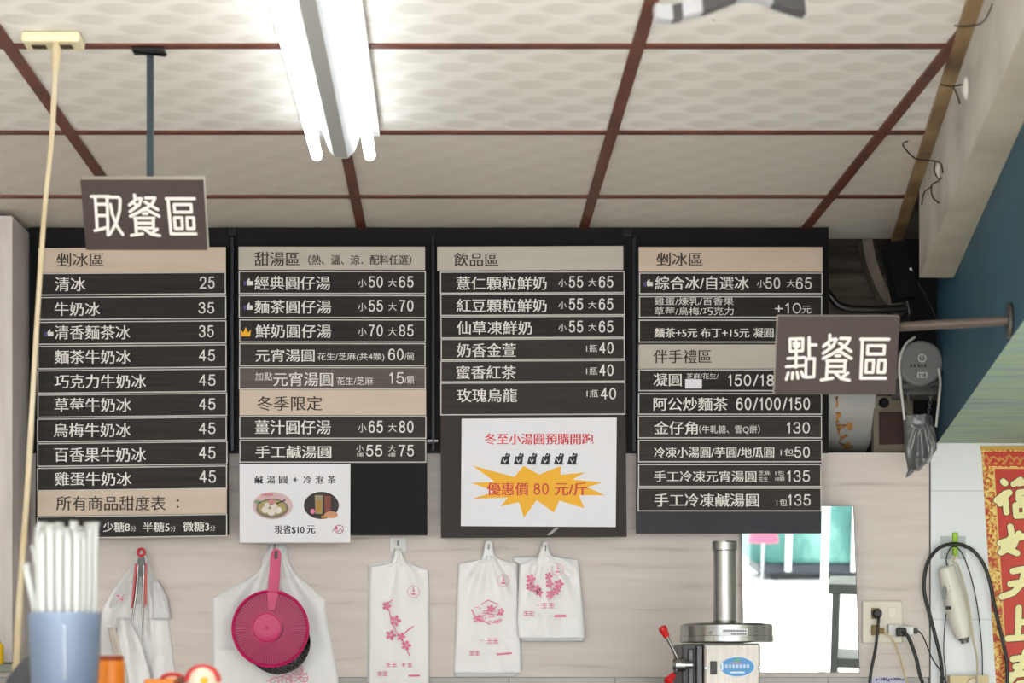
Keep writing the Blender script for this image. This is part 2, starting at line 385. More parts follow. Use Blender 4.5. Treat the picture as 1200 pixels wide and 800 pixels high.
struct('ceiling_dark_filler', MB().prism([(RX(YE) + .017, YE, CEIL), (BX(YE) + .4, YE, CEIL), (BX(YB) + .4, YB, CEIL), (RX(YB) + .017, YB, CEIL)], (0, 0, .03)), M_oldwood)  # dark filler added to close a bright gap past the beam end
struct('wall_recess_roof', MB().box((-2.6, YB, 2.92), (2.6, 6.45, 2.97)), M_oldwood)
struct('wall_board_backing', MB().box((P(36, 0, 5.335).x, 5.322, P(0, 531, 5.335).z), (P(970, 0, 5.335).x, 5.336, CEIL - .002)), M_black)
# pale cabinet column at the left
struct('pillar', MB().box((-1.75, 5.12, P(0, 776, 5.12).z), (-1.146, 5.349, 2.634), bev=.002), M_cabinet)

# ------------------------------------------------------------------ menu boards
DB, DS, DT = 5.275, 5.268, 5.2665
def lerp(a, b, t): return a + (b - a) * t
TH = [(3.5, 4), (6, .5), (7.3, 1), (6.8, 3.6), (10.6, 3.8), (10.6, 8.6), (4, 8.9)]
CU = [(0, 4), (3, 4), (3, 8.8), (0, 8.8)]
def board(label, body, xl, xr, strips, tilt, bmat, group='menu boards across the wall'):
    """body=(x0,y0,x1,y1) px; xl/xr=(top,bottom) strip edges; strips=[(y0,y1,kind,[texts],[icons])]"""
    t = thing('menu_board', label, 'menu board', P((body[0] + body[2]) / 2, body[3], 5.30), group)
    m = MB(); x0, y0, x1, y1 = body
    q = [P(x0 - (xl[0] - xl[1]) * 0, y0, DB), P(x1, y0, DB), P(x1 + xr[1] - xr[0], y1 + tilt[1], DB), P(x0 + xl[1] - xl[0], y1, DB)]
    m.prism(q, (0, .026, 0)).build('back_panel', bmat, t)
    for y0, y1, kind, texts, icons in strips:
        k = ((y0 + y1) / 2 - 290) / 340
        a, c = lerp(*xl, k), lerp(*xr, k); dt = lerp(*tilt, k)
        a += random.uniform(-.4, .4); c += random.uniform(-.5, .5)
        if kind[-1] == '+': a, c, kind = 512.3, 730.3, kind[:-1]
        def q4(i, D): return [P(a + i, y0 + i, D), P(c - i, y0 + dt + i, D), P(c - i, y1 + dt - i, D), P(a + i, y1 - i, D)]
        face = {'d': M_strip, 'b': M_strip_brown, 'p': M_strip_pale, 't': M_tan, 'g': M_grey_head}[kind]
        s = MB(); s.prism(q4(0, DS), (0, .005, 0), 1)
        if kind in 'dbp': s.poly(q4(1.15, DS - .0004), 0)
        else: s.poly(q4(.3, DS - .0004), 0)
        st = s.build('menu_strip', [face, M_edge if kind in 'dbp' else face], t)
        for tx in texts: flat().text(*tx, DT, 0, .22 if tx[4] - tx[2] > 11 else 0).build('price_lettering' if tx[0][0] in '0123456789+小大' and kind in 'dbp' else 'lettering', M_letter if kind in 'dbp' else M_ink, st)
        for ic, ix, iy in icons:
            im = flat()
            if ic == 'thumb':
                im.poly([P(ix + x, iy + y, DT) for x, y in TH], 0).poly([P(ix + x, iy + y, DT) for x, y in CU], 1)
                im.build('thumb_icon', [M_letter, mat('purple_cuff', (70, 62, 130), .5)], st)
            else:
                im.poly([P(ix + x, iy + y, DT) for x, y in [(1.2, 11), (0, 3), (3.3, 6.5), (6.2, 0), (9.1, 6.5), (12.4, 3), (11.2, 11)]], 0)
                im.build('crown_icon', M_yellow_ink, st)
    return t
def nums(p, x0, x1, y0, y1): return (p, x0, y0, x1, y1)
def sl(y0, y1, a, b):   # small/large prices
    return [('小', 419.5, y0 + 3.5, 429.5, y1 - .6), (a, 432, y0, 448.7, y1), ('大', 455, y0 + 3, 464.7, y1 - 1), (b, 467.5, y0, 484.6, y1)]
board('long menu board headed 剉冰區 with nine shaved ice flavours and a sugar level strip', (43.6, 290, 265.5, 629), (45.2, 43), (264.8, 266.4), [
    (290.7, 319.5, 't', [('剉冰區', 66, 296, 121.5, 312.5)], []),
    (320, 346, 'd', [('清冰', 64.5, 324.5, 100, 341), ('25', 234, 324, 251.5, 338)], []),
    (348, 375, 'd', [('牛奶冰', 64, 354, 117, 370), ('35', 232.5, 354, 251, 367.3)], []),
    (377, 403.7, 'd', [('清香麵茶冰', 64, 381, 152.5, 397.5), ('35', 233, 381, 250.5, 395)], [('thumb', 52, 385)]),
    (405.3, 432.3, 'd', [('麵茶牛奶冰', 64, 410, 153, 426), ('45', 233, 409.5, 252, 423)], []),
    (433.8, 461, 'd', [('巧克力牛奶冰', 64, 438.5, 171, 455), ('45', 233, 438.5, 252.5, 452)], []),
    (462.3, 489.2, 'd', [('草莓牛奶冰', 64, 466, 153.5, 482.5), ('45', 233, 466.5, 252.5, 480)], []),
    (490.5, 518, 'd', [('烏梅牛奶冰', 63, 495.5, 153, 512), ('45', 233, 495, 252.5, 508.5)], []),
    (519.2, 546.7, 'd', [('百香果牛奶冰', 64, 524, 171, 541), ('45', 233, 523, 252.5, 537.5)], []),
    (548, 575.3, 'd', [('雞蛋牛奶冰', 64, 553, 154, 569), ('45', 233.5, 551, 253, 565.5)], []),
    (575.6, 604.3, 't', [('所有商品甜度表', 66, 581, 194, 598), (':', 207.5, 585, 209.8, 595)], []),
    (605, 631.2, 'd', [('少糖8', 121, 611.5, 152, 623), ('分', 153, 616, 159.5, 622.5), ('半糖5', 167.5, 611.5, 198.5, 623), ('分', 199.5, 616, 206, 622.5), ('微糖3', 214.5, 611, 245, 622.5), ('分', 246, 615.5, 252.5, 622)], []),
], (-1.2, -3.2), M_black)
board('menu board headed 甜湯區 with a crown mark and a bare black lower corner', (280, 289, 499, 626.5), (279.8, 281), (498.4, 500.2), [
    (289, 316, 'g', [('甜湯區', 298.5, 295, 350.7, 311.5), ('（熱、溫、涼．配料任選）', 361.4, 298.5, 482, 310.3)], []),
    (317.5, 344.2, 'd', [('經典圓仔湯', 298.5, 323.4, 387, 339.6)] + sl(323.6, 336.8, '50', '65'), [('thumb', 285.5, 325.5)]),
    (345.8, 372.4, 'd', [('麵茶圓仔湯', 298.5, 351.4, 388, 367.3)] + sl(351.4, 365, '55', '70'), [('thumb', 285.5, 354)]),
    (374.2, 400.9, 'd', [('鮮奶圓仔湯', 299.6, 380, 388, 395.8)] + sl(380.4, 394, '70', '85'), [('crown', 281.8, 383)]),
    (402, 428.8, 'b', [('元宵湯圓', 299.6, 409, 368.5, 423.8), ('花生/芝麻(共4顆)', 372, 413, 450.4, 423.3), ('60', 455, 408.4, 473, 422), ('/碗', 474, 412.4, 485.2, 422)], []),
    (430, 456.2, 'p', [('加點', 299, 436, 319, 445.7), ('元宵湯圓', 320.6, 436, 390, 452.3), ('花生/芝麻', 394.6, 441.4, 437.4, 451), ('15', 456.4, 436, 473.4, 449.7), ('/顆', 474, 440.4, 485.3, 449.7)], []),
    (456.7, 486.3, 't', [('冬季限定', 301.6, 464, 377.5, 481)], []),
    (487.2, 513.8, 'b', [('薑汁圓仔湯', 299, 492, 387.5, 508.6)] + sl(492.7, 507, '65', '80'), []),
    (515.2, 541.8, 'b', [('手工鹹湯圓', 299.6, 522, 388, 536.6), ('小', 417.7, 521, 426, 529), ('5顆', 418, 530.6, 426, 535), ('55', 429, 521, 448, 534.7), ('大', 455, 521, 463.5, 529), ('6顆', 455.4, 530.6, 463.4, 535), ('75', 467, 521, 485, 534.7)], []),
], (0, 0), M_black)
def sl3(y0, y1, a='55', b='65'):
    return [('小', 654.3, y0 + 3.6, 663.8, y1 - 1.2), (a, 666.6, y0, 683.3, y1), ('大', 689.4, y0 + 3, 699, y1 - 1.6), (b, 701.8, y0, 718.6, y1)]
board('menu board headed 飲品區 with six drinks above a brown panel', (515.6, 289, 731.5, 629.5), (515.8, 517), (731.4, 734.4), [
    (289, 316.9, 'g+', [('飲品區', 532, 296, 583.8, 312)], []),
    (318.4, 343.9, 'd', [('薏仁顆粒鮮奶', 534.9, 323.9, 640.5, 339.6)] + sl3(323.4, 337), []),
    (344.6, 370, 'd', [('紅豆顆粒鮮奶', 535, 350, 640.5, 365.7)] + sl3(349.5, 363), []),
    (370.8, 396.3, 'd', [('仙草凍鮮奶', 535.6, 376, 623.4, 391.8)] + sl3(375.6, 389.4), []),
    (397, 421.8, 'b', [('奶香金萱', 535.6, 401.8, 604.5, 418.4), ('1瓶', 687, 403.6, 700, 412.4), ('40', 702.3, 400.6, 719, 414.3)], []),
    (422.6, 447.8, 'b', [('蜜香紅茶', 535, 428.3, 604.5, 444), ('1瓶', 687, 430, 700, 439), ('40', 702.3, 426.7, 719, 440.4)], []),
    (448.4, 486.4, 'b', [('玫瑰烏龍', 535.6, 455.2, 606, 471), ('1瓶', 687.5, 456.4, 701, 465.2), ('40', 703.7, 454.3, 722, 467.8)], []),
], (-.8, -1.2), mat('brown_board', (50, 44, 42), .55, spec=.25))
tb = board('menu board headed 剉冰區 whose lower half is headed 伴手禮區, behind the bracketed sign', (748, 288.5, 964, 624.5), (749, 747.3), (963.9, 962.4), [
    (289.5, 318.2, 't', [('剉冰區', 769, 295.6, 823.3, 311.5)], []),
    (319.4, 344.4, 'd', [('綜合冰/自選冰', 767.8, 323.4, 877.4, 339.6), ('小', 887, 328, 896.4, 336.5), ('50', 897, 325.3, 914.2, 338.4), ('大', 922, 327.6, 931.6, 336.3), ('65', 932.8, 325.3, 951, 338.8)], [('thumb', 754.3, 326.5)]),
    (347, 372, 'd', [('雞蛋/煉乳/百香果', 767, 348.2, 859.6, 357.6), ('草莓/烏梅/巧克力', 767, 359.8, 859.6, 369.2), ('+10', 907.8, 354.8, 938.7, 367.3), ('元', 939.6, 358.3, 950.6, 367.3)], []),
    (374.5, 401, 'd', [('麵茶+5元', 767, 384, 817, 395.3), ('布丁+15元', 821, 384, 878, 395.3), ('凝圓', 882.7, 384, 906.4, 395.3)], []),
    (403.5, 431.6, 'g', [('伴手禮區', 765.9, 409.6, 833.5, 425.5)], []),
    (432.6, 458, 'd', [('凝圓', 765.9, 437.4, 798.6, 452.3), ('芝麻/花生/', 804.6, 437, 841.8, 444), ('150/180', 853.2, 438.5, 917.8, 452.3)], []),
    (460.5, 485.6, 'd', [('阿公炒麵茶', 765.9, 465.4, 852.5, 481), ('60/100/150', 862.7, 465.6, 949.1, 480.4)], []),
    (487.2, 513.3, 'b', [('金仔角', 766.6, 493.4, 817.4, 509), ('（牛軋糖、雪Q餅）', 819.3, 498, 890.5, 508.2), ('130', 922, 494.4, 949, 507.7)], []),
    (515.2, 541.3, 'b', [('冷凍小湯圓/芋圓/地瓜圓', 766.6, 523.6, 907, 536), ('1包', 914.7, 525.5, 930, 533.8), ('50', 930.8, 523, 949, 536.2)], []),
    (543.6, 570.2, 'b', [('手工冷凍元宵湯圓', 766.6, 551.4, 886.2, 564.4), ('芝麻/', 889, 551.4, 904, 556.6), ('花生', 889, 558.6, 900, 564), ('1包', 908.6, 551.4, 919, 556.6), ('10顆', 908.6, 558.6, 919.4, 563.4), ('135', 922.5, 551, 949, 564.4)], []),
    (571.3, 598.8, 'b', [('手工冷凍鹹湯圓', 767, 578, 889.3, 593.6), ('1包', 910, 584.4, 922.6, 592.6), ('135', 923.4, 579, 949.8, 592.4)], []),
], (0, 0), mat('slate_board', (48, 50, 57), .5, spec=.25))
MB().box(P(803, 455, DT - .0004), P(822.5, 444.3, DT + .001)).build('blank_sticker', M_paper, tb)

# papers taped on the boards
def quad_sheet(mb, pts, D, th=.0012): return mb.prism([P(x, y, D) for x, y in pts], (0, th, 0))
DP = 5.2640
t = thing('paper_notice', 'white paper notice with two oval food pictures under the 甜湯區 board', 'notice', P(345, 635, DP))
quad_sheet(MB(), [(280.8, 543.4), (410.6, 543.4), (410.4, 635.5), (281, 635.5)], DP).build('sheet', M_paper, t)
pf = pm(DP - .0004); pf2 = pm(DP - .0007); pf3 = pm(DP - .0010); pf4 = pm(DP - .0013)
k = flat()
for i, ch in enumerate('鹹湯圓+冷泡茶'):
    cx = 303.4 + i * 14.2; h = 4.6 if ch != '+' else 2.6
    k.text(ch, cx - h, 561.9 - h, cx + h, 561.9 + h, DP - .0004, 0, .3)
k.build('headline_lettering', M_black_ink, t); k = flat()
k.text('現省$10', 321.8, 615.3, 356.5, 625.8, DP - .0004, 0, .3).text('元', 359.6, 615.5, 369.2, 625, DP - .0004, 0, .3)
k.build('lettering', M_black_ink, t)
k = flat()      # bowl of dumplings in soup
k.ellipse(319.4, 592.4, 23.7, 16, pf, 0).ellipse(319, 595.5, 19, 11.5, pf2, 1).ellipse(319, 594.5, 16.5, 9, pf3, 2)
for x, y, r in ((311, 597, 4.2), (318, 600, 4.4), (326, 597.5, 4.3), (321, 593, 4.0), (313, 591.5, 3.4)): k.ellipse(x, y, r, r * .9, pf4, 3)
k.ellipse(318, 588, 3.6, 3.2, pf4, 4); k.stroke([(324, 590), (334, 586)], 1.4, pf4, 5)
k.ellipse(302, 588, 4, 2.2, pf2, 6); k.ellipse(313, 579.6, 8, 1.6, pf2, 4)
k.build('bowl_picture', [mat('pic_rose', (206, 176, 178), .6), mat('pic_bowl', (120, 112, 100), .6), mat('pic_soup', (164, 150, 96), .6), mat('pic_dumpling', (222, 214, 206), .6), mat('pic_pink', (198, 130, 136), .6), M_black_ink, mat('pic_leaf', (124, 148, 108), .6)], t)
k = flat()      # glasses of cold tea
k.ellipse(376.6, 592, 20.6, 16, pf, 0)
k.poly([pf2(368.8, 580), (pf2(378.2, 580)), pf2(377.6, 602), pf2(369.6, 602)], 1).poly([pf2(380, 581), pf2(388, 581), pf2(387.4, 600), pf2(380.6, 600)], 2)
k.poly([pf3(370, 586), pf3(377, 586), pf3(376.6, 600.6), pf3(370.4, 600.6)], 3).ellipse(388, 603, 8, 4, pf3, 4).ellipse(366.4, 599, 2.6, 3, pf3, 5).ellipse(379, 605.4, 3, 2, pf3, 3)
k.build('tea_picture', [mat('pic_dark', (46, 36, 36), .6), mat('pic_glass', (150, 140, 110), .6), mat('pic_tea', (128, 66, 52), .6), mat('pic_amber', (168, 128, 60), .6), mat('pic_peach', (206, 148, 110), .6), mat('pic_flower', (214, 120, 150), .6)], t)
k = flat()
k.stroke([(397.5 + 5 * math.cos(a * .5), 620 + 5 * math.sin(a * .5)) for a in range(13)], .9, pf, 0).stroke([(389.4, 622.5), (393, 618), (396, 623), (399, 619), (401, 622)], .9, pf, 0).ellipse(394, 618.5, 1.6, 1.6, pf, 1)
k.build('emblem', [mat('plum_ink', (160, 76, 110), .6), M_red_ink], t)

t = thing('paper_poster', 'white poster with a yellow starburst and red writing on the 飲品區 board', 'poster', P(631, 617, DP))
quad_sheet(MB(), [(541, 490.4), (722.7, 489.2), (721.5, 617.4), (540, 616.2)], DP).build('sheet', M_paper, t)
flat().text('冬至小湯圓預購開跑', 568.4, 507.7, 695.4, 520.7, DP - .0004, 0, .35).build('headline_lettering', M_red_ink, t)
flat().text('優惠價', 570.9, 565.2, 619.3, 580.4, DP - .0009, 0, .3).text('80', 625.3, 566, 643, 579.4, DP - .0009).text('元/斤', 650, 565, 688, 580.4, DP - .0009, 0, .3).build('lettering', M_red_ink, t)
zp = [(228, 402), (432, 458), (478, 403), (556, 446), (663, 403), (661, 447), (783, 435), (720, 470), (868, 485), (792, 508), (880, 548), (752, 548), (778, 612), (655, 574), (628, 633), (543, 572), (480, 658), (455, 582), (365, 603), (400, 560), (225, 565), (330, 533), (300, 515), (218, 487), (335, 481)]
flat().poly([pf(500 + x / 4.2125, 450 + y / 4.2125) for x, y in zp]).build('starburst', M_yellow_ink, t)
for i in range(6):
    cx = 592.2 + i * 15.75; k = flat()
    k.poly([pf(cx - 6.2, 544), pf(cx - 3.8, 534.4), pf(cx + 5, 535.6), pf(cx + 4, 544.4)], 0)
    k.poly([pf(cx - 1, 535), pf(cx + 1.4, 530.2), pf(cx + 3.4, 532), pf(cx + 5, 530.4), pf(cx + 6, 534.4), pf(cx + 3.6, 536.2)], 0)
    k.stroke([(cx - 2.6, 538), (cx - .5, 541.6), (cx + 1.4, 538.4)], .8, pf2, 1).stroke([(cx + 1, 534), (cx + 3.6, 533)], .6, pf2, 1).stroke([(cx + 3.4, 543.8), (cx + 6.4, 543.2)], .8, pf, 0)
    k.build('small_drawing', [M_black_ink, M_paper], t)
MB().prism([P(641, 626.5, DB - .0008), P(645, 626.8, DB - .0008), P(655, 618.6, DB - .0008), P(651, 618, DB - .0008)], (0, .0006, 0)).build('tape', mat('clear_tape', (150, 146, 142), .25), t)

# ------------------------------------------------------------------ the two area signs
def zs(x, y): t = (y - 150) / 566; return ((x - 65 - 53 * t) / (990 - 13 * t), t)     # photographed lettering -> unit square
QU = [[(155, 282), (300, 282)], [(187, 285), (206, 548)], [(282, 285), (293, 592)], [(195, 345), (282, 345)], [(200, 435), (285, 435)], [(187, 556), (290, 530)],
      [(300, 288), (372, 288), (388, 306), (385, 395), (360, 490), (308, 586)], [(310, 345), (325, 420), (365, 520), (412, 588)]]
CAN = [[(502, 270), (508, 308)], [(512, 302), (560, 300)], [(506, 312), (462, 352)], [(558, 302), (540, 352), (468, 402)], [(498, 335), (528, 362)],
       [(592, 294), (668, 294), (650, 335), (585, 390)], [(588, 328), (692, 388)], [(586, 378), (535, 410), (472, 440)], [(586, 378), (640, 408), (702, 440)],
       [(575, 420), (605, 420)], [(505, 456), (662, 456)], [(512, 456), (522, 588)], [(655, 456), (660, 536)], [(518, 496), (655, 496)], [(520, 536), (660, 536)],
       [(482, 596), (572, 582)], [(590, 548), (640, 584), (710, 598)], [(690, 545), (652, 572)]]
QUQ = [[(758, 300), (985, 300)], [(772, 302), (800, 580)], [(800, 583), (1002, 583)], [(822, 347), (958, 347), (962, 408), (828, 408), (822, 347)],
       [(826, 452), (886, 452), (892, 540), (834, 540), (826, 452)], [(926, 452), (980, 452), (986, 540), (932, 540), (926, 452)]]
def zr(x, y): t = (y - 102) / 306; return ((x - 40 + 18 * t) / (477 - 2 * t), t)
DIAN = [[(85, 190), (136, 188), (134, 236), (86, 238), (85, 190)], [(100, 206), (103, 220)], [(121, 206), (118, 220)], [(110, 190), (108, 300)], [(76, 266), (142, 262)], [(70, 298), (140, 293)],
        [(78, 322), (70, 348)], [(95, 322), (93, 345)], [(112, 320), (116, 343)], [(129, 318), (137, 338)], [(160, 184), (160, 266)], [(160, 213), (188, 213)], [(148, 268), (181, 266), (178, 338), (146, 340), (148, 268)]]
def sign(parent, TL, TR, BL, th, glyph_list, aspect):
    """a slab whose face has the corners TL, TR, BL"""
    ex, ey = TR - TL, BL - TL; nrm = ex.cross(ey).normalized()      # into the slab
    if nrm.y < 0: nrm = -nrm
    s = MB(); s.obox(TL + (ex + ey) / 2 + nrm * (th / 2 + .0008), ex, nrm * th, ey, 0, .0012)
    sp = s.build('sign_panel', M_sign_edge, parent)
    f = MB(); f.prism([TL, TR, TR + ey, BL], nrm * .0009, 0); f.build('face', M_sign, parent)
    wx = 1.0 / aspect
    mp = lambda x, y: TL + ex * (x * wx) + ey * y - nrm * .0006      # x in units of the sign's height
    k = flat()
    for pts, wd in glyph_list: k.stroke([(p[0] * aspect, p[1]) for p in pts], wd, mp)
    k.build('lettering', M_sign_letter, parent)
TL, TR, BL = P(94, 210.5, 3.75), P(238.4, 210.5, 3.75), P(101.2, 293, 3.811)
t = thing('hanging_sign', 'brown sign reading 取餐區 hanging on a rod from the ceiling', 'sign', P(178, 57, 3.796))
BL = TL + Vector((0, (BL - TL).y, (BL - TL).z))
asp = (TR - TL).length / (BL - TL).length
sign(t, TL, TR, BL, .03, [([zs(*p) for p in g], .043) for g in QU + CAN + QUQ], asp)
rx = -.581
m = MB().box((rx - .0065, 3.775, P(0, 205, 3.79).z - .03), (rx + .0065, 3.788, CEIL - .006), 0, .001); m.build('rod', mat('dark_blue_grey_metal', (52, 60, 70), .35, .6), t)
MB().box((rx - .034, 3.765, CEIL - .012), (rx + .028, 3.80, CEIL - .006), 0, .001).prism([(rx - .034, 3.772, CEIL - .012), (rx + .034, 3.772, CEIL - .018), (rx + .03, 3.768, CEIL - .024), (rx - .028, 3.768, CEIL - .016)], (0, .004, 0)).build('ceiling_plate', M_blackmetal, t)
TL, TR, BL = P(912, 370.5, 3.75), P(1055, 370.5, 3.75), P(907, 462, 3.797)
BL = TL + Vector((0, (BL - TL).y, (BL - TL).z))
t = thing('bracket_sign', 'brown sign reading 點餐區 on a pole from the blue wall', 'sign', P(1187, 376, 3.64))
asp = (TR - TL).length / (BL - TL).length
def dz(g): return [(s, tt + .025) for s, tt in [zs(*p) for p in g]]
sign(t, TL, TR, BL, .018, [([zr(*p) for p in g], .037) for g in DIAN] + [(dz(g), .039) for g in CAN + QUQ], asp)
a, c = P(1050, 383.5, 3.80), P(1184.5, 375.5, 3.655)
MB().tube([a + Vector((-.05, 0.012, 0)), c], .0088, 14).build('pole', mat('brown_grey_metal', (96, 86, 80), .4, .5), t)
d = Vector((1, -.165, 0)).normalized()
MB().lathe([(0.001, -.006), (.034, -.006), (.034, -.001), (.030, .004), (.001, .004)], c + d * (.0), d, 26).build('flange', mat('grey_flange', (80, 76, 74), .4, .5), t)

# ------------------------------------------------------------------ ceiling light
t = thing('ceiling_light', 'twin-tube fluorescent light fixed along the ceiling', 'light', (-.25, 3.7, CEIL))
M_fix = mat('white_enamel', (226, 226, 224), .3)
ye, yn = 4.345, 3.12
zc = CEIL - .006
MB().prism([(-.322, ye, zc), (-.160, ye, zc), (-.160, ye, zc - .014), (-.322, ye, zc - .014)], (0, yn - ye, 0)).build('base_tray', M_fix, t)
prof = [(-.286, zc - .014), (-.270, zc - .056), (-.258, zc - .072), (-.228, zc - .074), (-.214, zc - .060), (-.196, zc - .014)]
MB().prism([(x, 4.30, z) for x, z in prof], (0, yn - 4.30, 0)).build('ridge', mat('galvanised_ridge', (168, 170, 169), .5), t)
M_tube = mat('glowing_tube', (255, 255, 255), .3, emit=(248, 252, 255), strength=2.2)
for x in (-.2985, -.1815):
    zt = zc - .060
    tb_ = MB(); tb_.lathe([(.001, -1.20), (.0115, -1.20), (.0125, -1.18), (.0125, -.006), (.011, -.001), (.001, 0)], (x, 4.335, zt), (0, 1, 0), 20).build('tube', M_tube, t)
    MB().box((x - .008, 4.30, zt + .0145), (x + .008, 4.318, zc - .016), 0, .001).build('lamp_holder', M_fix, t)
MB().box((-.258, 4.301, zc - .072), (-.228, 4.312, zc - .058), 0, .002).build('end_cap', M_fix, t)
# copy of the fitting, added unseen behind the camera to brighten the room
t_added = thing('ceiling_light', 'unseen twin-tube light added behind the camera for brightness', 'light', (-.25, .6, CEIL))
for ch in list(t.children):
    q = ch.copy(); COL.objects.link(q); q.parent = t_added

# ceiling socket and hanging cord
t = thing('ceiling_socket', 'cream plastic socket box on the ceiling beside the cord', 'socket', P(61, 45, 3.72))
x0, x1 = P(26, 0, 3.70).x, P(95, 0, 3.70).x
MB().obox(Vector(((x0 + x1) / 2, 3.715, CEIL - .011)), Vector((x1 - x0, 0, 0)), Vector((0, .062, 0)), Vector((0, 0, .020)), 0, .006).build('box', M_creamp, t)
for px in (47, 78):
    cx = P(px, 0, 3.72).x
    MB().box((cx - .014, 3.706, CEIL - .0225), (cx + .012, 3.728, CEIL - .0205)).build('slot', mat('dark_slot', (58, 46, 30), .6), t)
pts = [P(65, 43, 3.70), P(66, 60, 3.70), P(65.4, 78, 3.70), P(60, 170, 3.70), P(52, 250, 3.68), P(42, 400, 3.64), P(33, 560, 3.58), P(24, 690, 3.54), P(18, 800, 3.5), P(16, 850, 3.48)]
o = MB().tube(pts, [.007, .0095, .009, .0055, .005, .0048, .0048, .0048, .0055, .006, .0068, .0072, .0075], 12, 0, 6).build('ceiling_cable', M_cord)
tag(o, 'long off-white cord hanging from the ceiling socket down past the cabinet', 'cord')
# grey strip looped at the top edge
D = 2.7
pts = [(769, 12), (785, 14), (808, 9), (830, 3), (850, -5), (872, -12), (892, -10), (912, -3), (930, 3), (944, 7)]
m = MB()
cs = catmull([P(x, y, D) for x, y in pts], 6); nn = len(cs)
for i in range(nn - 1):
    a, b_ = cs[i], cs[i + 1]; mi = 1 if (i / nn > .72 or (.28 < i / nn < .5) or .12 < i / nn < .17) else 0
    u_ = Vector((0, .006, .012)); th = Vector((0, .035, .004))
    m.add([a - u_, b_ - u_, b_ + u_, a + u_, a - u_ + th, b_ - u_ + th, b_ + u_ + th, a + u_ + th], [[0, 1, 2, 3], [7, 6, 5, 4], [0, 4, 5, 1], [3, 2, 6, 7], [0, 3, 7, 4], [1, 5, 6, 2]], mi)
st = thing('ceiling_hung_strip', 'blurred grey and black strip looped from the ceiling at the top edge of the picture', 'strip', P(872, -12, D))
m.build('band', [mat('grey_strip', (176, 178, 184), .4), mat('dark_strip', (70, 70, 72), .5)], st)
c_ = P(872, -12, D); MB().tube([(c_.x, c_.y + .015, c_.z), (c_.x, c_.y + .015, CEIL)], .003, 8).build('hanger', M_wire, st)

# ------------------------------------------------------------------ shutter gear in the recess
t = thing('shutter_drum', 'white painted roller shutter drum with a rust patch beside the menu board', 'shutter drum', (0, 5.52, 2.20))
zc_ = HC + (V0 - 470) * 5.52 / FPX; rd = .145; xe = P(1022, 0, 5.42).x
MB().lathe([(.001, 0), (rd, 0), (rd, xe + 1.6), (rd - .01, xe + 1.605), (.001, xe + 1.605)], (-1.6, 5.525, zc_), (1, 0, 0), 48).build('barrel', M_drum, t)
k = MB()
def onr(u, v):   # a point on the barrel seen at (u, v)
    lo = 5.37
    for _ in range(30):
        p = P(u, v, lo); dz_ = p.z - zc_; q = 5.525 - math.sqrt(max((rd + .0006) ** 2 - dz_ ** 2, 0)); lo = q
    return P(u, v, lo)
def zb(x, y): return (960 + x / 6.156, 440 + y / 6.156)
for z in ([(118, 262), (160, 262), (158, 300), (140, 305), (142, 335), (118, 345), (122, 300)], [(120, 345), (165, 352), (200, 350), (202, 335), (238, 340), (240, 392), (205, 392), (198, 372), (160, 380), (148, 400), (152, 440), (195, 420), (204, 440), (160, 460), (150, 480), (178, 496), (212, 474), (218, 490), (244, 505), (240, 530), (180, 528), (165, 502), (142, 490), (130, 440), (132, 400)], [(114, 150), (140, 150), (132, 172), (140, 200), (130, 232), (116, 226), (124, 190)]):
    k.poly([onr(*zb(*p)) for p in z])
k.build('rust_patch', M_rust, t)
t = thing('shutter_bracket', 'pale framed brown gear bracket at the end of the shutter drum', 'bracket', P(1042, 530, 5.38))
k = MB(); D = 5.385
fr = [(1024, 464), (1070, 464), (1070, 528), (1024, 530)]; inn = [(1030, 482), (1063, 482), (1063, 520), (1030, 521)]
for i in range(4):
    j = (i + 1) % 4
    k.prism([P(*fr[i], D), P(*fr[j], D), P(*inn[j], D), P(*inn[i], D)], (0, .03, 0))
k.build('frame', mat('aged_cream_paint', (112, 104, 90), .6), t)
MB().prism([P(*p, D + .012) for p in inn], (0, .01, 0)).build('plate', noise_mat('brown_red_plate', [(.3, (38, 20, 18)), (.7, (62, 34, 30))], 20, rough=.6), t)
MB().lathe([(.001, -.012), (.009, -.012), (.014, -.006), (.014, 0)], P(1035.5, 472, D), (0, 1, 0), 18).build('bolt', M_blackmetal, t)
# motor
t = thing('shutter_motor', 'round grey shutter motor beside the blue wall', 'motor', P(1080, 425, 5.2))
cm = P(1080, 425, 5.16)
MB().lathe([(.001, 0), (.052, 0), (.058, .004), (.0600, .012), (.0600, .05), (.054, .055), (.054, .16), (.001, .16)], cm, (0, 1, 0), 44).build('housing', M_grey_motor, t)
k = MB(); k.box(P(1056, 462, 5.20), P(1100, 436, 5.32), 0, .006); k.tube([P(1056, 452, 5.19), P(1100, 448, 5.19)], .012, 14); k.build('gearbox', mat('dark_grey_casting', (84, 84, 84), .5, .3), t)
k = flat(); pf_ = pm(5.1592)
k.stroke([(1080.6 + 4.4 * math.cos(a), 419.5 + 4.4 * math.sin(a)) for a in [i * .55 - 1.0 for i in range(11)]], 1.5, pf_).stroke([(1080.6, 414.4), (1080.6, 420)], 1.6, pf_)
k.build('round_marking', mat('pale_marking', (190, 192, 192), .5), t); k = flat()
k.poly([pf_(1074.8, 436), pf_(1086.6, 436), pf_(1086.6, 442.6), pf_(1074.8, 442.6)])
k.build('rating_label', mat('pale_marking', (190, 192, 192), .5), t)
k = flat(); pf_ = pm(5.1588)
for x in (1067, 1071, 1076, 1079.5, 1083.5): k.stroke([(x, 427.2), (x + 1.6, 429.6)], 1.3, pf_).stroke([(x + 1.4, 427), (x, 430)], .8, pf_)
k.text('116', 1076.6, 437.2, 1085, 441.6, 5.1588)
k.build('small_print', M_black_ink, t)
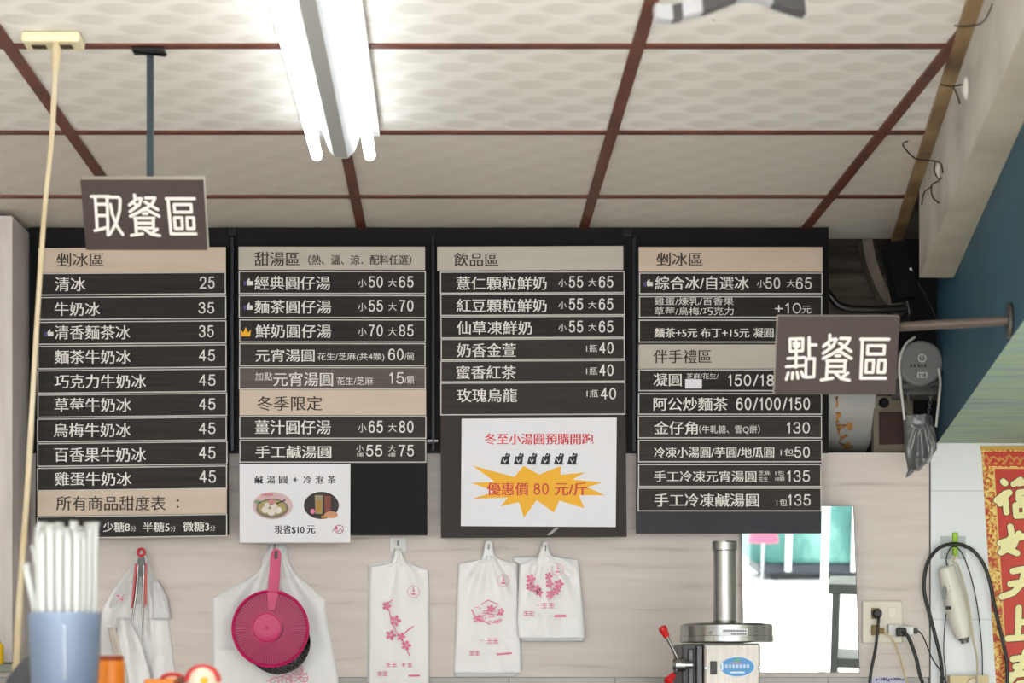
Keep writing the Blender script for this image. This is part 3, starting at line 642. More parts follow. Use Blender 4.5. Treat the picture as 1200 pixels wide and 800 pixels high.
# loops of white cord and chain from the motor, and the grey bag over the chain
o = MB().tube([P(1072, 395, 5.17), P(1061, 404, 5.145), P(1054, 425, 5.14), P(1056, 455, 5.14), P(1060, 492, 5.13)], .0035, 10, 0, 8).build('white_cord', mat('white_cord', (200, 198, 192), .5)); tag(o, 'white cord looping left of the round motor down to the grey bag', 'cord')
o = MB().tube([P(1100, 432, 5.15), P(1102, 450, 5.14), P(1099, 480, 5.13), P(1097, 500, 5.13)], .0035, 10, 0, 8).build('white_cord', mat('white_cord', (200, 198, 192), .5)); tag(o, 'white cord hanging straight right of the round motor against the blue wall', 'cord')
ch = MB()
for s0 in (((1063, 460), (1070, 494)), ((1092, 458), (1087, 494))):
    a, c = P(*s0[0], 5.15), P(*s0[1], 5.13)
    for i in range(9):
        p = a.lerp(c, (i + .5) / 9); q = (c - a) / 9 * .62
        sd = Vector((.003, 0, 0)) if i % 2 else Vector((0, .003, 0))
        ch.tube([p - q / 1 + sd * 0, p - q * .5 + sd, p + q * .5 + sd, p + q, p + q * .5 - sd, p - q * .5 - sd, p - q], .0011, 6)
o = ch.build('pull_chain', mat('grey_chain', (120, 118, 114), .35, .8)); tag(o, 'thin steel pull chain hanging from the motor into the grey bag', 'chain')

def film_bag(name, left, right, D, thick, mats, parent, seed=0, wr=.004, nx=26, ny=40, neck=None, folds=5):
    """a hanging film bag: outline given by its left and right edge (px), bulging and creased"""
    def at(pl, v):
        for (xa, ya), (xb, yb) in zip(pl[:-1], pl[1:]):
            if ya <= v <= yb: return xa + (xb - xa) * (v - ya) / max(yb - ya, 1e-6)
        return pl[-1][0] if v > pl[-1][1] else pl[0][0]
    v0, v1 = left[0][1], left[-1][1]
    kn = sorted(set([v0 + (v1 - v0) * i / ny for i in range(ny + 1)] + [p[1] for p in left + right if v0 <= p[1] <= v1]))
    m = MB(); rows = []; nk = neck or ((left[0][0] + right[0][0]) / 2, v0); crease = (v0 + (min(v1, 800) - v0) * .23, v0 + (min(v1, 800) - v0) * .74)
    for v in kn:
        a, c = at(left, v), at(right, v); row = []
        for i in range(nx + 1):
            s = i / nx; u = a + (c - a) * s; p = P(u, v, D)
            ang = math.atan2(u - nk[0], max(v - nk[1], 1)); rr = math.hypot(u - nk[0], v - nk[1])
            edge = min(1, 6 * s * (1 - s))
            f = math.sin(ang * folds * 3 + seed) * wr * min(1, rr / 40) * math.exp(-rr / 110) * 1.6
            f += mnoise.noise(Vector((u * .045 + seed * 7, v * .018, seed))) * wr * 1.2 + mnoise.noise(Vector((u * .12, v * .10, seed + 3))) * wr * .5
            f += wr * .55 * math.exp(-((v - crease[0] - 2 * math.sin(u * .2)) / 2.2) ** 2) - wr * .5 * math.exp(-((v - crease[1] + .05 * (u - nk[0])) / 1.8) ** 2)
            f += wr * .9 * math.exp(-((u - nk[0] - .09 * (v - nk[1]) - 5) / 3.2) ** 2) * math.exp(-rr / 90)
            bulge = thick * (4 * s * (1 - s)) ** .6
            row.append(p + Vector((0, -bulge - f * edge - .001, 0)))
        rows.append(row)
    n = len(rows); vs = [p for r_ in rows for p in r_]
    q = nx + 1
    m.add(vs, [[i * q + j, i * q + j + 1, (i + 1) * q + j + 1, (i + 1) * q + j] for i in range(n - 1) for j in range(nx)], 0, True)
    bk = [Vector((p.x, D + .001, p.z)) for r_ in rows for p in (r_[0], r_[-1])]
    m.add(bk, [[2 * i, 2 * i + 2, 2 * i + 3, 2 * i + 1] for i in range(n - 1)], 0)
    # side walls
    for e in (0, -1):
        sv = [x for r_ in rows for x in (r_[e], Vector((r_[e].x, D + .001, r_[e].z)))]
        m.add(sv, [[2 * i, 2 * i + 1, 2 * i + 3, 2 * i + 2] for i in range(n - 1)], 0, True)
    for r_ in (rows[0], rows[-1]):
        m.add([r_[0], r_[-1], Vector((r_[-1].x, D + .001, r_[-1].z)), Vector((r_[0].x, D + .001, r_[0].z))] + r_[1:-1], [[0] + list(range(4, 4 + nx - 1)) + [1, 2, 3]], 0)
    return m.build(name, mats, parent, weld=True)
t = thing('grey_plastic_bag', 'crumpled silver-grey plastic bag tied over the pull chain', 'bag', P(1078, 487, 5.12))
film_bag('film', [(1058, 487), (1059, 500), (1060, 530), (1063, 545), (1064, 552)], [(1092, 488), (1096, 505), (1098, 526), (1090, 538), (1077, 552)], 5.14, .03, M_greybag, t, 3, .009, 22, 30, folds=7)
MB().tube([P(1068, 551, 5.125), P(1064, 556, 5.122), P(1062, 559, 5.12)], [.008, .005, .002], 8).build('knot', M_greybag, t)
film_bag('loose_end', [(1086, 524), (1084, 540), (1084, 544)], [(1094, 524), (1092, 537), (1088, 544)], 5.128, .012, mat('pale_grey_film', (170, 172, 174), .3), t, 5, .004, 8, 8)
# black control box, curved guide, black conduit, plank lines
t = thing('control_box', 'black control box hanging under the ceiling corner', 'box', P(1057, 350, 5.2))
k = MB(); k.prism([P(1038, 284, 5.24), P(1061, 281, 5.24), P(1076, 346, 5.20), P(1052, 350, 5.20)], (0, .07, 0)); k.build('case', mat('matt_black_case', (15, 15, 16), .7, spec=.2), t)
MB().prism([P(1065.5, 314, 5.218), P(1068, 313, 5.218), P(1070, 318.5, 5.218), P(1067, 318, 5.218)], (0, .004, 0)).build('tab', M_whitep, t)
MB().tube([P(1063, 352, 5.23), P(1066, 370, 5.23), P(1058, 378, 5.23)], .006, 8, 0, 6).build('lead', M_blackp, t)
k = MB(); gp = catmull([P(x, y, 5.45) for x, y in ((1016, 280), (1021, 305), (1030, 330), (1040, 348), (1052, 358), (1062, 362))], 6)
for a, c in zip(gp[:-1], gp[1:]):
    d = (c - a).normalized(); nn_ = Vector((d.z, 0, -d.x)) * .014
    k.prism([a - nn_, c - nn_, c + nn_, a + nn_], (0, .06, 0))
o = k.build('guide_strip', noise_mat('dusty_guide', [(.3, (84, 76, 66)), (.7, (116, 106, 94))], 9, rough=.7)); tag(o, 'curved dusty guide strip beside the black control box', 'guide')
o = MB().tube([P(966, 338, 5.36), P(974, 348, 5.36), P(984, 358, 5.36), P(1000, 362, 5.36), P(1030, 362.5, 5.36), P(1060, 361, 5.36)], .0105, 12, 0, 8).build('conduit', M_blackp); tag(o, 'thick black conduit bending along behind the bracketed sign', 'conduit')
o = MB().tube([P(1075, 330, 5.19), P(1088, 352, 5.17), P(1098, 375, 5.14)], .0012, 6, 0, 6).build('thin_cable', M_wire); tag(o, 'hair-thin cable from the control box down to the pole', 'cable')
# steel stubs in the gaps between the boards
for px, lab in ((507.5, 'bright steel bolt in the gap left of the 飲品區 board'),):
    t = thing('steel_bolt', lab, 'bolt', P(507.5, 517, 5.3))
    MB().tube([P(500, 516.5, 5.30), P(507, 516.5, 5.30)], .008, 14).build('shank', M_chrome, t)
    MB().tube([P(508, 516.5, 5.30), P(513, 516.5, 5.30)], .0055, 14).build('nut', M_chrome, t)
for i, (px, x2, lab) in enumerate(((506, 509.6, 'dark steel post in the gap left of the 飲品區 board'), (740.6, 744.6, 'dark steel post in the gap left of the rightmost menu board'), (270.6, 274.6, 'dark steel post in the gap right of the long shaved ice board'))):
    o = MB().box((P(px, 0, 5.318).x, 5.306, P(0, 528, 5.31).z), (P(x2, 0, 5.318).x, 5.3215, CEIL - .03), 0, .001).build('steel_post', mat('blue_black_steel', (30, 34, 40), .35, .4)); tag(o, lab, 'post')
for px, lab in ((272, 'black clip above the gap right of the long shaved ice board'), (735.5, 'black clip above the gap left of the rightmost menu board')):
    o = MB().box(P(px - 6, 276, 5.31), P(px + 6, 268.5, 5.321), 0, .002).build('black_clip', M_blackmetal); tag(o, lab, 'clip')
# tie wires out of the concrete beam
def bw(z, D, out): return Vector((RX(D) + .016 - out, D, z))     # a point standing off the beam's face
def beam_at(u, v):       # beam face seen at (u, v)
    D = .388 + .016; D = D / ((u - U0) / FPX - .1545); return P(u, v, D)
wires = [([(1118, 30), (1133, 31), (1148, 28), (1155, 22), (1160, 12), (1163, 4)], 'rusty tie wire bent up at the top of the concrete beam'),
         ([(1102, 99), (1115, 101), (1128, 99)], 'short rusty tie wire beside the white plaster lump'),
         ([(1117, 101), (1121, 110), (1125, 122)], 'rusty wire end dropping below the white plaster lump'),
         ([(1064, 165), (1058, 169), (1064, 178), (1074, 186), (1090, 188), (1102, 191), (1105, 203)], 'hooked rusty tie wire halfway down the concrete beam'),
         ([(1096, 190), (1095, 200), (1100, 210), (1104, 208)], 'small looped rusty wire under the hooked one'),
         ([(1100, 212), (1092, 217), (1093, 231), (1101, 238)], 'crooked rusty wire low on the concrete beam'),
         ([(1092, 218), (1083, 226), (1080, 240)], 'rusty wire tail lowest on the concrete beam')]
for pts, lab in wires:
    um = max(pts, key=lambda p: p[0]); dw = beam_at(*um).y - .01; ps = [P(p[0], p[1], dw - .003 * (i % 2)) for i, p in enumerate(pts)]
    o = MB().tube(ps, .0017, 6, 0, 5).build('tie_wire', M_wire); tag(o, lab, 'wire', 'wires sticking out of the beam')
for (u, v, r, sc, lab) in ((1133, 103, .016, (.5, 1, 1.4), 'white plaster lump on the upper part of the concrete beam'), (1100, 201, .014, (.5, 1, 1.3), 'white plaster lump beside the hooked wire')):
    o = MB().ball(beam_at(u, v), r, 0, sc, 14).build('plaster_lump', mat('white_plaster', (214, 212, 206), .8)); tag(o, lab, 'plaster')

# ------------------------------------------------------------------ hooks, bags, strainer, tongs on the panel
DW = W - .004
def hook(u, v, label, s=10, style='plate'):
    t = thing('adhesive_hook', label, 'hook', P(u, v, DW), 'adhesive hooks along the panel')
    if style == 'plate': MB().box(P(u - s, v + s * .9, DW - .003), P(u + s, v - s * .9, DW - .0002), 0, .001).build('plate', mat('clear_plate', (212, 212, 210), .25), t)
    else: MB().prism([P(u + dx, v + dy, DW - .0205) for dx, dy in ((-5, 9), (-4.4, -4), (-2.6, -7.6), (0, -8.4), (2.6, -7.6), (4.4, -4), (6, 9))], (0, .0012, 0)).build('hang_tab', M_bag, t)
    a = P(u, v, DW)
    MB().tube([a + Vector((0, -.003, .006)), a + Vector((0, -.016, .004)), a + Vector((0, -.028, -.004)), a + Vector((0, -.03, .004)), a + Vector((0, -.028, .008))], .0016, 8, 0, 4).build('wire_hook', M_chrome, t)
    return t
def bag_print(parent, D, marks):
    k = flat(); f = pm(D)
    for mk in marks:
        if mk[0] == 's': k.stroke(mk[1], mk[2], f)
        elif mk[0] == 'e': k.ellipse(*mk[1:6 - 1], f, 0, 16, mk[5] if len(mk) > 5 else 0)
        elif mk[0] == 'o': k.stroke([(mk[1] + mk[3] * math.cos(i * math.pi / 10), mk[2] + mk[3] * math.sin(i * math.pi / 10)) for i in range(21)], mk[4], f)
    return k.build('print', M_pink_ink, parent)
def mark(cx, cy, s=2.4):      # one tiny printed character, unreadable at this size
    a = [('s', [(cx - s, cy - s * .8), (cx + s, cy - s * .8)], .8), ('s', [(cx - s, cy), (cx + s, cy)], .7), ('s', [(cx, cy - s), (cx, cy + s)], .8), ('s', [(cx - s, cy + s), (cx + s, cy + s * .9)], .8)]
    return a
def sprig(pts, blooms):
    out = [('s', pts, 1.0)]
    for x, y, r in blooms:
        for a in range(5): out.append(('e', x + r * .8 * math.cos(a * 1.257), y + r * .8 * math.sin(a * 1.257), r * .55, r * .38, a * 1.257))
    return out
seal = lambda x, y, r: [('o', x, y, r, .5), ('s', [(x, y - r * .6), (x, y)], 1.2), ('s', [(x - 2, y + r * .4), (x + 2, y + r * .4)], 1.8), ('s', [(x - 1.4, y - 1), (x + 1.6, y - .4)], .6)]
GB = 'bundles of carrier bags on the hooks'
# bag C, tall
hook(466.5, 638, 'clear square hook plate above the tall narrow bag bundle', 9.6)
t = thing('carrier_bag_bundle', 'tall narrow bundle of white carrier bags printed with a flower sprig', 'carrier bags', P(466, 644, DW), GB)
film_bag('back_bag', [(459, 650), (456, 657), (431, 662), (429.8, 860)], [(474, 650), (478, 658), (501, 667.5), (502, 860)], DW - .0005, .001, M_bag2, t, 9, .0006)
film_bag('front_bag', [(462, 643), (460.4, 653), (457, 659.5), (433.5, 664), (433, 700), (431.5, 860)], [(470.5, 643), (473.4, 653), (478, 659.5), (502, 667.5), (503, 700), (502.6, 860)], DW - .005, .006, M_bag, t, 1, .0034, neck=(467, 640))
bag_print(t, DW - .0175, seal(484.6, 693, 7) + sprig([(452, 706), (456, 716), (459, 728), (464, 740), (473, 752), (480, 768)], [(453, 710, 4), (463.5, 727, 5), (458, 744, 4.6), (470, 746, 4), (476, 756, 4.4)]) + [('s', [(470, 746), (478, 738), (484, 734)], 1.4), ('s', [(455, 706), (460, 703)], 1.2)] + mark(455, 778.6) + mark(462, 778.6) + mark(473, 778.6, 1.6) + mark(480.4, 778.8) + mark(445, 789, 2.2) + mark(451.6, 789) + [('s', [(479.6, 791.5), (491, 791.3)], 2.2)])
# bag D
hook(572.5, 642, 'small hook holding the bag bundle left of the shortest one', 5, 'tab')
t = thing('carrier_bag_bundle', 'bundle of white carrier bags with a pink fish-like print, third from the strainer', 'carrier bags', P(572, 642, DW), GB)
t['label'] = 'bundle of white carrier bags with a broad pink print, overlapping the shortest bundle'
film_bag('back_bag', [(566, 650), (563, 656), (539, 660), (532, 791), (535, 792.6)], [(580, 650), (583, 654), (606, 661), (612.6, 782), (604, 792.6)], DW - .0005, .001, M_bag2, t, 4, .0006)
film_bag('front_bag', [(568, 640), (566, 648), (563.5, 655.5), (537.5, 660), (534, 740), (531.5, 789)], [(577, 640), (579, 648), (583.5, 653.5), (605.5, 660), (610, 740), (611, 786), (604, 789)][:6], DW - .005, .005, M_bag, t, 2, .0046, neck=(572, 640))
wv = []
rw = random.Random(3)
wv.append(('s', [(553, 714), (557, 723), (566, 727), (574, 731)], 1.4)); wv.append(('s', [(554, 724), (562, 727), (570, 724)], .8))
for i in range(26):
    x, y = rw.uniform(558, 586), rw.uniform(712, 729); a = rw.uniform(-.6, .3)
    wv.append(('s', [(x - 3.4, y - 3.4 * a), (x, y + rw.uniform(-1.6, 1.6)), (x + 3.4, y + 3.4 * a)], rw.uniform(.5, 1.2)))
bag_print(t, DW - .0205, seal(590, 680, 7) + wv + sprig([(564, 708), (572, 703), (584, 708)], [(575, 713, 3.6), (587, 716, 3.0)]) + [('s', [(563, 750), (567, 750)], .6)] + mark(573.6, 750.6, 2.8) + mark(581, 750.6, 2.8) + mark(553, 765) + mark(559.4, 765) + [('s', [(583, 766.6), (599, 765)], 2)])
# bag E, short
hook(638.8, 643.5, 'small hook holding the shortest bag bundle', 5, 'tab')
t = thing('carrier_bag_bundle', 'shortest bundle of white carrier bags printed with two pink branches', 'carrier bags', P(639, 643, DW), GB)
film_bag('back_bag', [(601, 652), (602, 657), (609, 661), (611, 751)], [(655, 652), (676, 656), (677, 661), (684, 748)], DW - .0165, .001, M_bag2, t, 6, .0005)
film_bag('front_bag', [(634.5, 638), (633, 646), (630, 653), (609, 661), (606, 730), (608, 748)], [(643, 638), (644.6, 646), (648, 651.5), (677.5, 656), (684, 725), (685.4, 744.6), (685, 748)], DW - .0195, .004, M_bag, t, 8, .0044, neck=(639, 636))
br = []
for pts, bl in (([(620, 676), (626, 686), (632, 694), (634, 700)], [(622, 678, 4.4), (621, 687, 3.8), (629, 690, 4), (632, 694, 3.4)]), ([(658, 682), (652, 690), (646, 698), (643, 703)], [(643, 675, 3.6), (644, 684, 3.8), (655, 684, 4.4), (652, 692, 3.8), (645, 696, 4)])): br += sprig(pts, bl)
bag_print(t, DW - .0305, seal(653.6, 667, 7) + br + mark(638, 709.4, 2.8) + mark(646.6, 709.4, 2.8) + mark(616.5, 718.5) + mark(623, 718.5) + [('s', [(628, 709), (632, 709)], .6), ('s', [(650.5, 721.6), (662.4, 721.4)], 2.6)])
# bag B behind the strainer
hook(323, 642, 'wide hook plate above the pink strainer', 10)
t = thing('carrier_bag_bundle', 'wide bundle of large white carrier bags behind the pink strainer', 'carrier bags', P(323, 640, DW), GB)
film_bag('front_bag', [(314, 639), (308, 652), (305.5, 664), (299, 672), (248.5, 701), (249, 760), (249.5, 860)], [(336, 639), (338.6, 655), (344, 668), (352, 676), (382.5, 703), (381.5, 715), (388, 750), (396.5, 792), (399, 860)], DW - .001, .008, M_bag, t, 5, .008, 34, neck=(323, 636))
k = []
for cx, cy, r in ((348, 784, 7), (336, 796, 6), (356, 794, 5), (322, 798, 5)): k += [('o', cx, cy, r, .7), ('o', cx + 2, cy + 2, r * .5, .6), ('s', [(cx + r, cy), (338, 793)], .5)]
bag_print(t, DW - .0185, k + [('s', [(312, 798), (330, 792), (344, 799), (360, 788)], .8)])
# strainer
t = thing('strainer', 'magenta plastic strainer with a round slotted lid hanging over a bag bundle', 'strainer', P(322, 648, DW - .085))
Dk = DW - .085; cc = P(317, 736.5, Dk); R = 45.2 * Dk / FPX
MB().lathe([(R - .003, .004), (R + .001, .002), (R + .001, -.006), (R - .004, -.009), (R - .007, -.006), (R - .008, .002)], cc, (0, 1, 0), 64).build('rim', M_pinkp, t)
k = MB(); ri = .037; sl_n = 84
k.lathe([(.001, -.0025), (R - .006, .001), (R - .006, .004), (.001, .004)], cc, (0, 1, 0), 64, 1)
for i in range(sl_n):
    a = 2 * math.pi * i / sl_n; d = Vector((math.cos(a), 0, math.sin(a))); nn_ = Vector((-d.z, 0, d.x))
    c1, c2 = cc + d * (ri * .95), cc + d * (R - .006)
    k.prism([c1 - nn_ * .0009 + Vector((0, -.0052, 0)), c2 - nn_ * .0018 + Vector((0, -.004, 0)), c2 + nn_ * .0018 + Vector((0, -.004, 0)), c1 + nn_ * .0009 + Vector((0, -.0052, 0))], (0, .0045, 0), 0)
k.build('slotted_lid', [M_pinkp, M_pink_dark], t)
hb = P(312.8, 735, Dk)
MB().lathe([(.001, -.0068), (.026, -.0068), (.036, -.0060), (.0385, -.0078), (.041, -.0075), (.0415, 0)], hb, (0, 1, 0), 48).ball(hb + Vector((.0, -.0055, 0)), .006, 0, (1, .4, 1)).build('hub', M_pinkp, t)
def hp(pts, D): return [P(x, y, D) for x, y in pts]
MB().prism(hp([(312.5, 694), (325.5, 694), (321.5, 714), (314.5, 714)], Dk - .009), (0, .008, 0)).build('brace', M_pinkp, t)
ho = [(313.6, 694), (316, 660), (317.4, 648), (319.6, 643.6), (324, 642.6), (328, 644.6), (329.4, 650), (328, 672), (326.6, 694)]
k = MB(); k.prism(hp(ho, Dk - .008), (0, .009, 0)).prism(hp([(318.6, 690), (320.4, 660), (325.6, 660), (323.6, 690)], Dk - .0095), (0, .002, 0)); k.build('handle', M_pinkp, t)
MB().prism(hp([(321.6, 645), (325.6, 645), (325, 655), (321.6, 655)], Dk - .0088), (0, .001, 0)).build('hanging_hole', mat('dark_hole', (70, 56, 50), .5), t)
k = MB(); bc = P(326, 752, Dk + .012); rb = 38 * Dk / FPX
k.lathe([(rb * .995, -.004), (rb, 0), (rb * .96, .018), (rb * .80, .034), (.001, .038)], bc, (0, 1, 0), 48)
vm = noise_mat('perforated_grey_basket', [(.50, (138, 136, 134)), (.56, (44, 42, 42))], 230, rough=.4, detail=0)
k.build('basket', vm, t)
# bag A crumpled with tongs
hook(165.5, 646, 'hook at the left holding the tongs', 6)
t = thing('crumpled_carrier_bag', 'crumpled white carrier bags hanging behind the tongs', 'carrier bags', P(165, 650, DW))
film_bag('front_bag', [(160, 648), (154, 664), (132, 692), (120, 712), (117, 735), (119, 770), (128, 860)], [(170, 648), (176, 664), (186, 690), (197, 715), (198, 728), (203, 770), (206, 790), (208, 860)], DW - .001, .012, M_bag, t, 11, .014, 36, 54, neck=(165, 645), folds=4)
film_bag('folded_flap', [(137, 724), (133, 745), (135, 775), (142, 860)], [(150, 722), (165, 750), (176, 790), (180, 860)], DW - .03, .012, M_bag, t, 13, .008, 20, 30, neck=(140, 690), folds=4)
film_bag('grey_flap', [(176, 680), (175, 700), (174, 725)], [(186, 680), (196, 700), (200, 722)], DW - .016, .008, M_bag2, t, 14, .004, 12, 16)
film_bag('beige_fold', [(126, 735), (133, 765), (140, 860)], [(136, 735), (150, 775), (156, 860)], DW - .042, .006, mat('beige_film', (206, 196, 188), .4), t, 15, .003, 10, 20)
bag_print(t, DW - .052, [('e', 138.5, 698, 2.5, 1.2, .5), ('e', 143, 702, 2.2, 1.2, -.6), ('s', [(136, 706), (146, 696)], .7)])
t = thing('tongs', 'steel tongs with red edging hanging from a red ring', 'tongs', P(165, 648, DW - .04))
Dt = DW - .06
k = MB(); c1 = P(165.5, 647, Dt); k.tube([c1 + Vector((.0095 * math.cos(i * math.pi / 10), 0, .0095 * math.sin(i * math.pi / 10))) for i in range(21)], .0038, 10, cap=False); k.build('ring', M_red, t)
MB().prism(hp([(160.4, 659), (170, 659), (170, 672), (166, 675), (163, 675), (160.4, 672)], Dt - .004), (0, .008, 0)).prism(hp([(162, 653), (169, 653), (170, 659), (161, 659)], Dt - .002), (0, .005, 0)).build('head', mat('dull_steel', (92, 92, 92), .5, .6), t)
for i, q in enumerate(([(160.2, 660), (163.6, 660), (161, 700), (156.6, 726), (153.4, 725.5), (156, 695)], [(166.4, 662), (170.4, 660), (169.6, 700), (169, 730), (167.2, 751), (165.6, 740), (165.4, 700)])):
    arm = MB().tube([P(*p, Dt) for p in ([(162, 662), (160, 690), (157.4, 710), (155.2, 726)] if i == 0 else [(168.4, 662), (167.6, 690), (167.2, 722), (167.4, 750)])], [.0042, .0042, .0036, .0022], 12).build('arm', M_steel, t)
    e = [(158.2, 660), (160.6, 660), (157.2, 696), (155.0, 712), (153.6, 712), (155.6, 690)] if i == 0 else [(169.6, 660), (171.8, 660), (171.6, 706), (169.4, 712), (169.2, 690)]
    MB().prism(hp(e, Dt - .006 + .004 * i), (0, .010, 0)).build('red_edge', M_red, arm)

# ------------------------------------------------------------------ mirror
mt, mbm = [P(868.6, 593, 5.303), P(1000.6, 593, 5.303)], [P(871, 788, 5.338), P(1007.6, 788, 5.338)]
t = thing('wall_mirror', 'frameless mirror leaning on the panel and reflecting the bright street', 'mirror', P(938, 788, 5.338))
fw = [mt[0], mt[1], mbm[1], mbm[0]]
MB().prism(fw, (0, .0035, .0003)).build('backing', mat('mirror_edge', (70, 74, 72), .3), t)
MB().poly([p + Vector((0, -.0006, 0)) for p in (lambda a: [a[0] + Vector((.002, 0, 0)), a[1] - Vector((.002, 0, 0)), a[2] + Vector((-.002, 0, .002)), a[3] + Vector((.002, 0, .002))])(fw)]).build('glass', mat('silvered_glass', (236, 242, 240), .0, 1), t)
MN = (mt[1] - mt[0]).cross(mbm[0] - mt[0]).normalized()
def refl(u, v, dist):
    """world point seen in the mirror at (u, v) at a given distance behind it"""
    o = Vector((0, 0, HC)); d = (P(u, v, 1) - o).normalized()
    k = (mt[0] - o).dot(MN) / d.dot(MN); h = o + d * k; r_ = d - 2 * d.dot(MN) * MN
    return h + r_ * dist
# street seen in the mirror: teal stall, pink parasol, pale post; a steel rack inside
def floor_at(u, v, z=-.04):
    a, b_ = refl(u, v, 0), refl(u, v, 1); return a + (b_ - a) * ((a.z - z) / (a.z - b_.z))
s0 = floor_at(925, 676)
def stall_at(dx, dy, z0, z1, w_, d_): return (s0.x + dx - w_ / 2, s0.y + dy - d_ / 2, z0), (s0.x + dx + w_ / 2, s0.y + dy + d_ / 2, z1)
t = thing('street_stall', 'teal covered stall across the street seen in the mirror', 'stall', (s0.x, s0.y, -.04))
M_teal = noise_mat('teal_tarp', [(.35, (34, 84, 80)), (.55, (64, 118, 110)), (.7, (120, 166, 154))], 2.6, (1, 1, .5), .5)
MB().box(*stall_at(.35, 0, .14, 1.5, 1.7, .9), 0, .06).build('cover', M_teal, t)
MB().box(*stall_at(.35, 0, .02, .14, 1.5, .8), 0, .02).build('chassis', mat('dark_chassis', (54, 58, 66), .6), t)
for dx in (-.2, .9):
    MB().lathe([(.001, -.04), (.07, -.04), (.07, .04), (.001, .04)], (s0.x + dx, s0.y + .3, .03), (0, 1, 0), 24).build('wheel', M_blackp, t)
for dx in (-.1, .6):
    MB().box(*stall_at(dx, .48, .06, 1.6, .06, .05)).build('upright', M_whitep, t)
s1 = floor_at(893, 690) + Vector((-1.0, 0, 0)) * 0; s1.z = refl(893, 632, (s1 - refl(893, 632, 0)).length).z + .12
t = thing('pink_parasol', 'pink parasol by the stall seen in the mirror', 'parasol', (s1.x, s1.y, -.04))
MB().lathe([(.001, .26), (.06, .24), (.13, .12), (.16, 0), (.15, .005), (.001, .1)], (s1.x, s1.y, s1.z - .15), (0, 0, 1), 20).build('canopy', mat('pink_cloth', (190, 80, 104), .7), t)
MB().tube([(s1.x, s1.y, -.04), (s1.x, s1.y, s1.z)], .015, 8).build('pole', M_steel, t)
s2 = refl(967, 640, 6.6)
o = MB().box((s2.x - .02, s2.y - .02, -.04), (s2.x + .02, s2.y + .02, 2.6), 0, .006).build('awning_post', M_whitep); tag(o, 'white awning post at the shopfront seen in the mirror', 'post')
s3 = refl(971, 684, 2.6)
t = thing('steel_rack', 'steel rack with a pale top seen at the right edge of the mirror', 'rack', (s3.x, s3.y, 0))
MB().box((s3.x, s3.y - .3, s3.z - .04), (s3.x + .6, s3.y + .02, s3.z), 0, .004).build('top', mat('grey_rack_paint', (150, 154, 156), .5), t)
for dx in (.03, .57):
    for dy in (-.28, -.0):
        MB().box((s3.x + dx - .014, s3.y + dy - .014, 0), (s3.x + dx + .014, s3.y + dy + .014, s3.z - .04), 0, .003).build('leg', mat('grey_rack_paint', (150, 154, 156), .5), t)
t.rotation_euler.z = .21
MB().box((s3.x + .03, s3.y - .28, s3.z - .34), (s3.x + .57, s3.y, s3.z - .30), 0, .003).build('shelf', mat('grey_rack_paint', (150, 154, 156), .5), t)

# ------------------------------------------------------------------ shaving machine on the back counter
zcnt = 1.08
t = thing('back_counter', 'stainless back counter under the ice machine', 'counter', (.4, 5.05, 0))
MB().box((-.9, 4.62, zcnt - .04), (1.1, 5.34, zcnt), 0, .004).build('worktop', M_steel, t)
MB().box((-.88, 4.66, 0), (1.08, 5.33, zcnt - .04), 0, .003).build('cabinet', M_whitep, t)
t = thing('ice_machine', 'stainless ice machine with a tall pipe and a blue oval sticker before the mirror', 'ice machine', (P(850, 0, 4.9).x, 4.9, zcnt))
Dm = 4.9; s_ = Dm / FPX
cx = P(849.5, 0, Dm).x; Z = lambda v: HC + (V0 - v) * s_
r1 = 13.6 * s_
MB().lathe([(.001, Z(640)), (r1 * .86, Z(640)), (r1 * .9, Z(634.4)), (r1 * 1.07, Z(634)), (r1 * 1.09, Z(636)), (r1 * 1.09, Z(644.6)), (r1 * 1.0, Z(645.4)), (r1, Z(727)), (r1 * 1.14, Z(728)), (r1 * 1.14, Z(731)), (.001, Z(731))], (cx, Dm, 0), (0, 0, 1), 56).build('pipe', M_steel, t)
cd = P(851.5, 0, Dm).x; r2 = 54.4 * s_
dk = MB().lathe([(.001, Z(729)), (r2 * .7, Z(729.6)), (r2 * .95, Z(731)), (r2 * .99, Z(733)), (r2 * .99, Z(745.2)), (r2, Z(745.6)), (r2, Z(752)), (r2 * .96, Z(752.6)), (.001, Z(752.6))], (cd, Dm, 0), (0, 0, 1), 72).build('drum_head', M_steel, t)
M_bead = M_chrome
for du in (833, 887):
    MB().ball((P(du, 0, Dm - r2 * .9).x, Dm - math.sqrt(r2 ** 2 - (P(du, 0, Dm - .1).x - cd) ** 2) + .001, Z(742)), .004, 0, (1, .7, 1), 12).build('screw', M_bead, dk)
def cyl(u, v, off=.0006):      # point on the front of the head seen at (u, v)
    D = Dm - r2
    for _ in range(20):
        p = P(u, v, D); D = Dm - math.sqrt(max((r2 * .99 + off) ** 2 - (p.x - cd) ** 2, 1e-9))
    return P(u, v, D)
k = MB()
for i in range(8):
    a, c = 845 + i * 31 / 8, 845 + (i + 1) * 31 / 8
    k.add([cyl(a, 736.6), cyl(c, 736.6), cyl(c, 745.4), cyl(a, 745.4)], [[0, 1, 2, 3]], 0)
k.flat = True
for j, (x0, x1, y) in enumerate(((847.5, 874, 739), (857, 874, 742.8))):
    x = x0
    while x < x1: k.add([cyl(x, y - 1, .001), cyl(x + 1.5, y - 1, .001), cyl(x + 1.5, y + 1, .001), cyl(x, y + 1, .001)], [[0, 1, 2, 3]], 1); x += 2.3
k.build('label_plate', [M_paper, M_black_ink], dk)
fY = Dm - .115
X = lambda u, D=fY: P(u, 0, D).x
bd = MB().box((X(825), fY, zcnt + .03), (X(891.6), Dm + .10, HC + (V0 - 753.2) * fY / FPX), 0, .006).build('body', M_steel_front, t)
bf = fY - .0006; pfm = pm(bf)
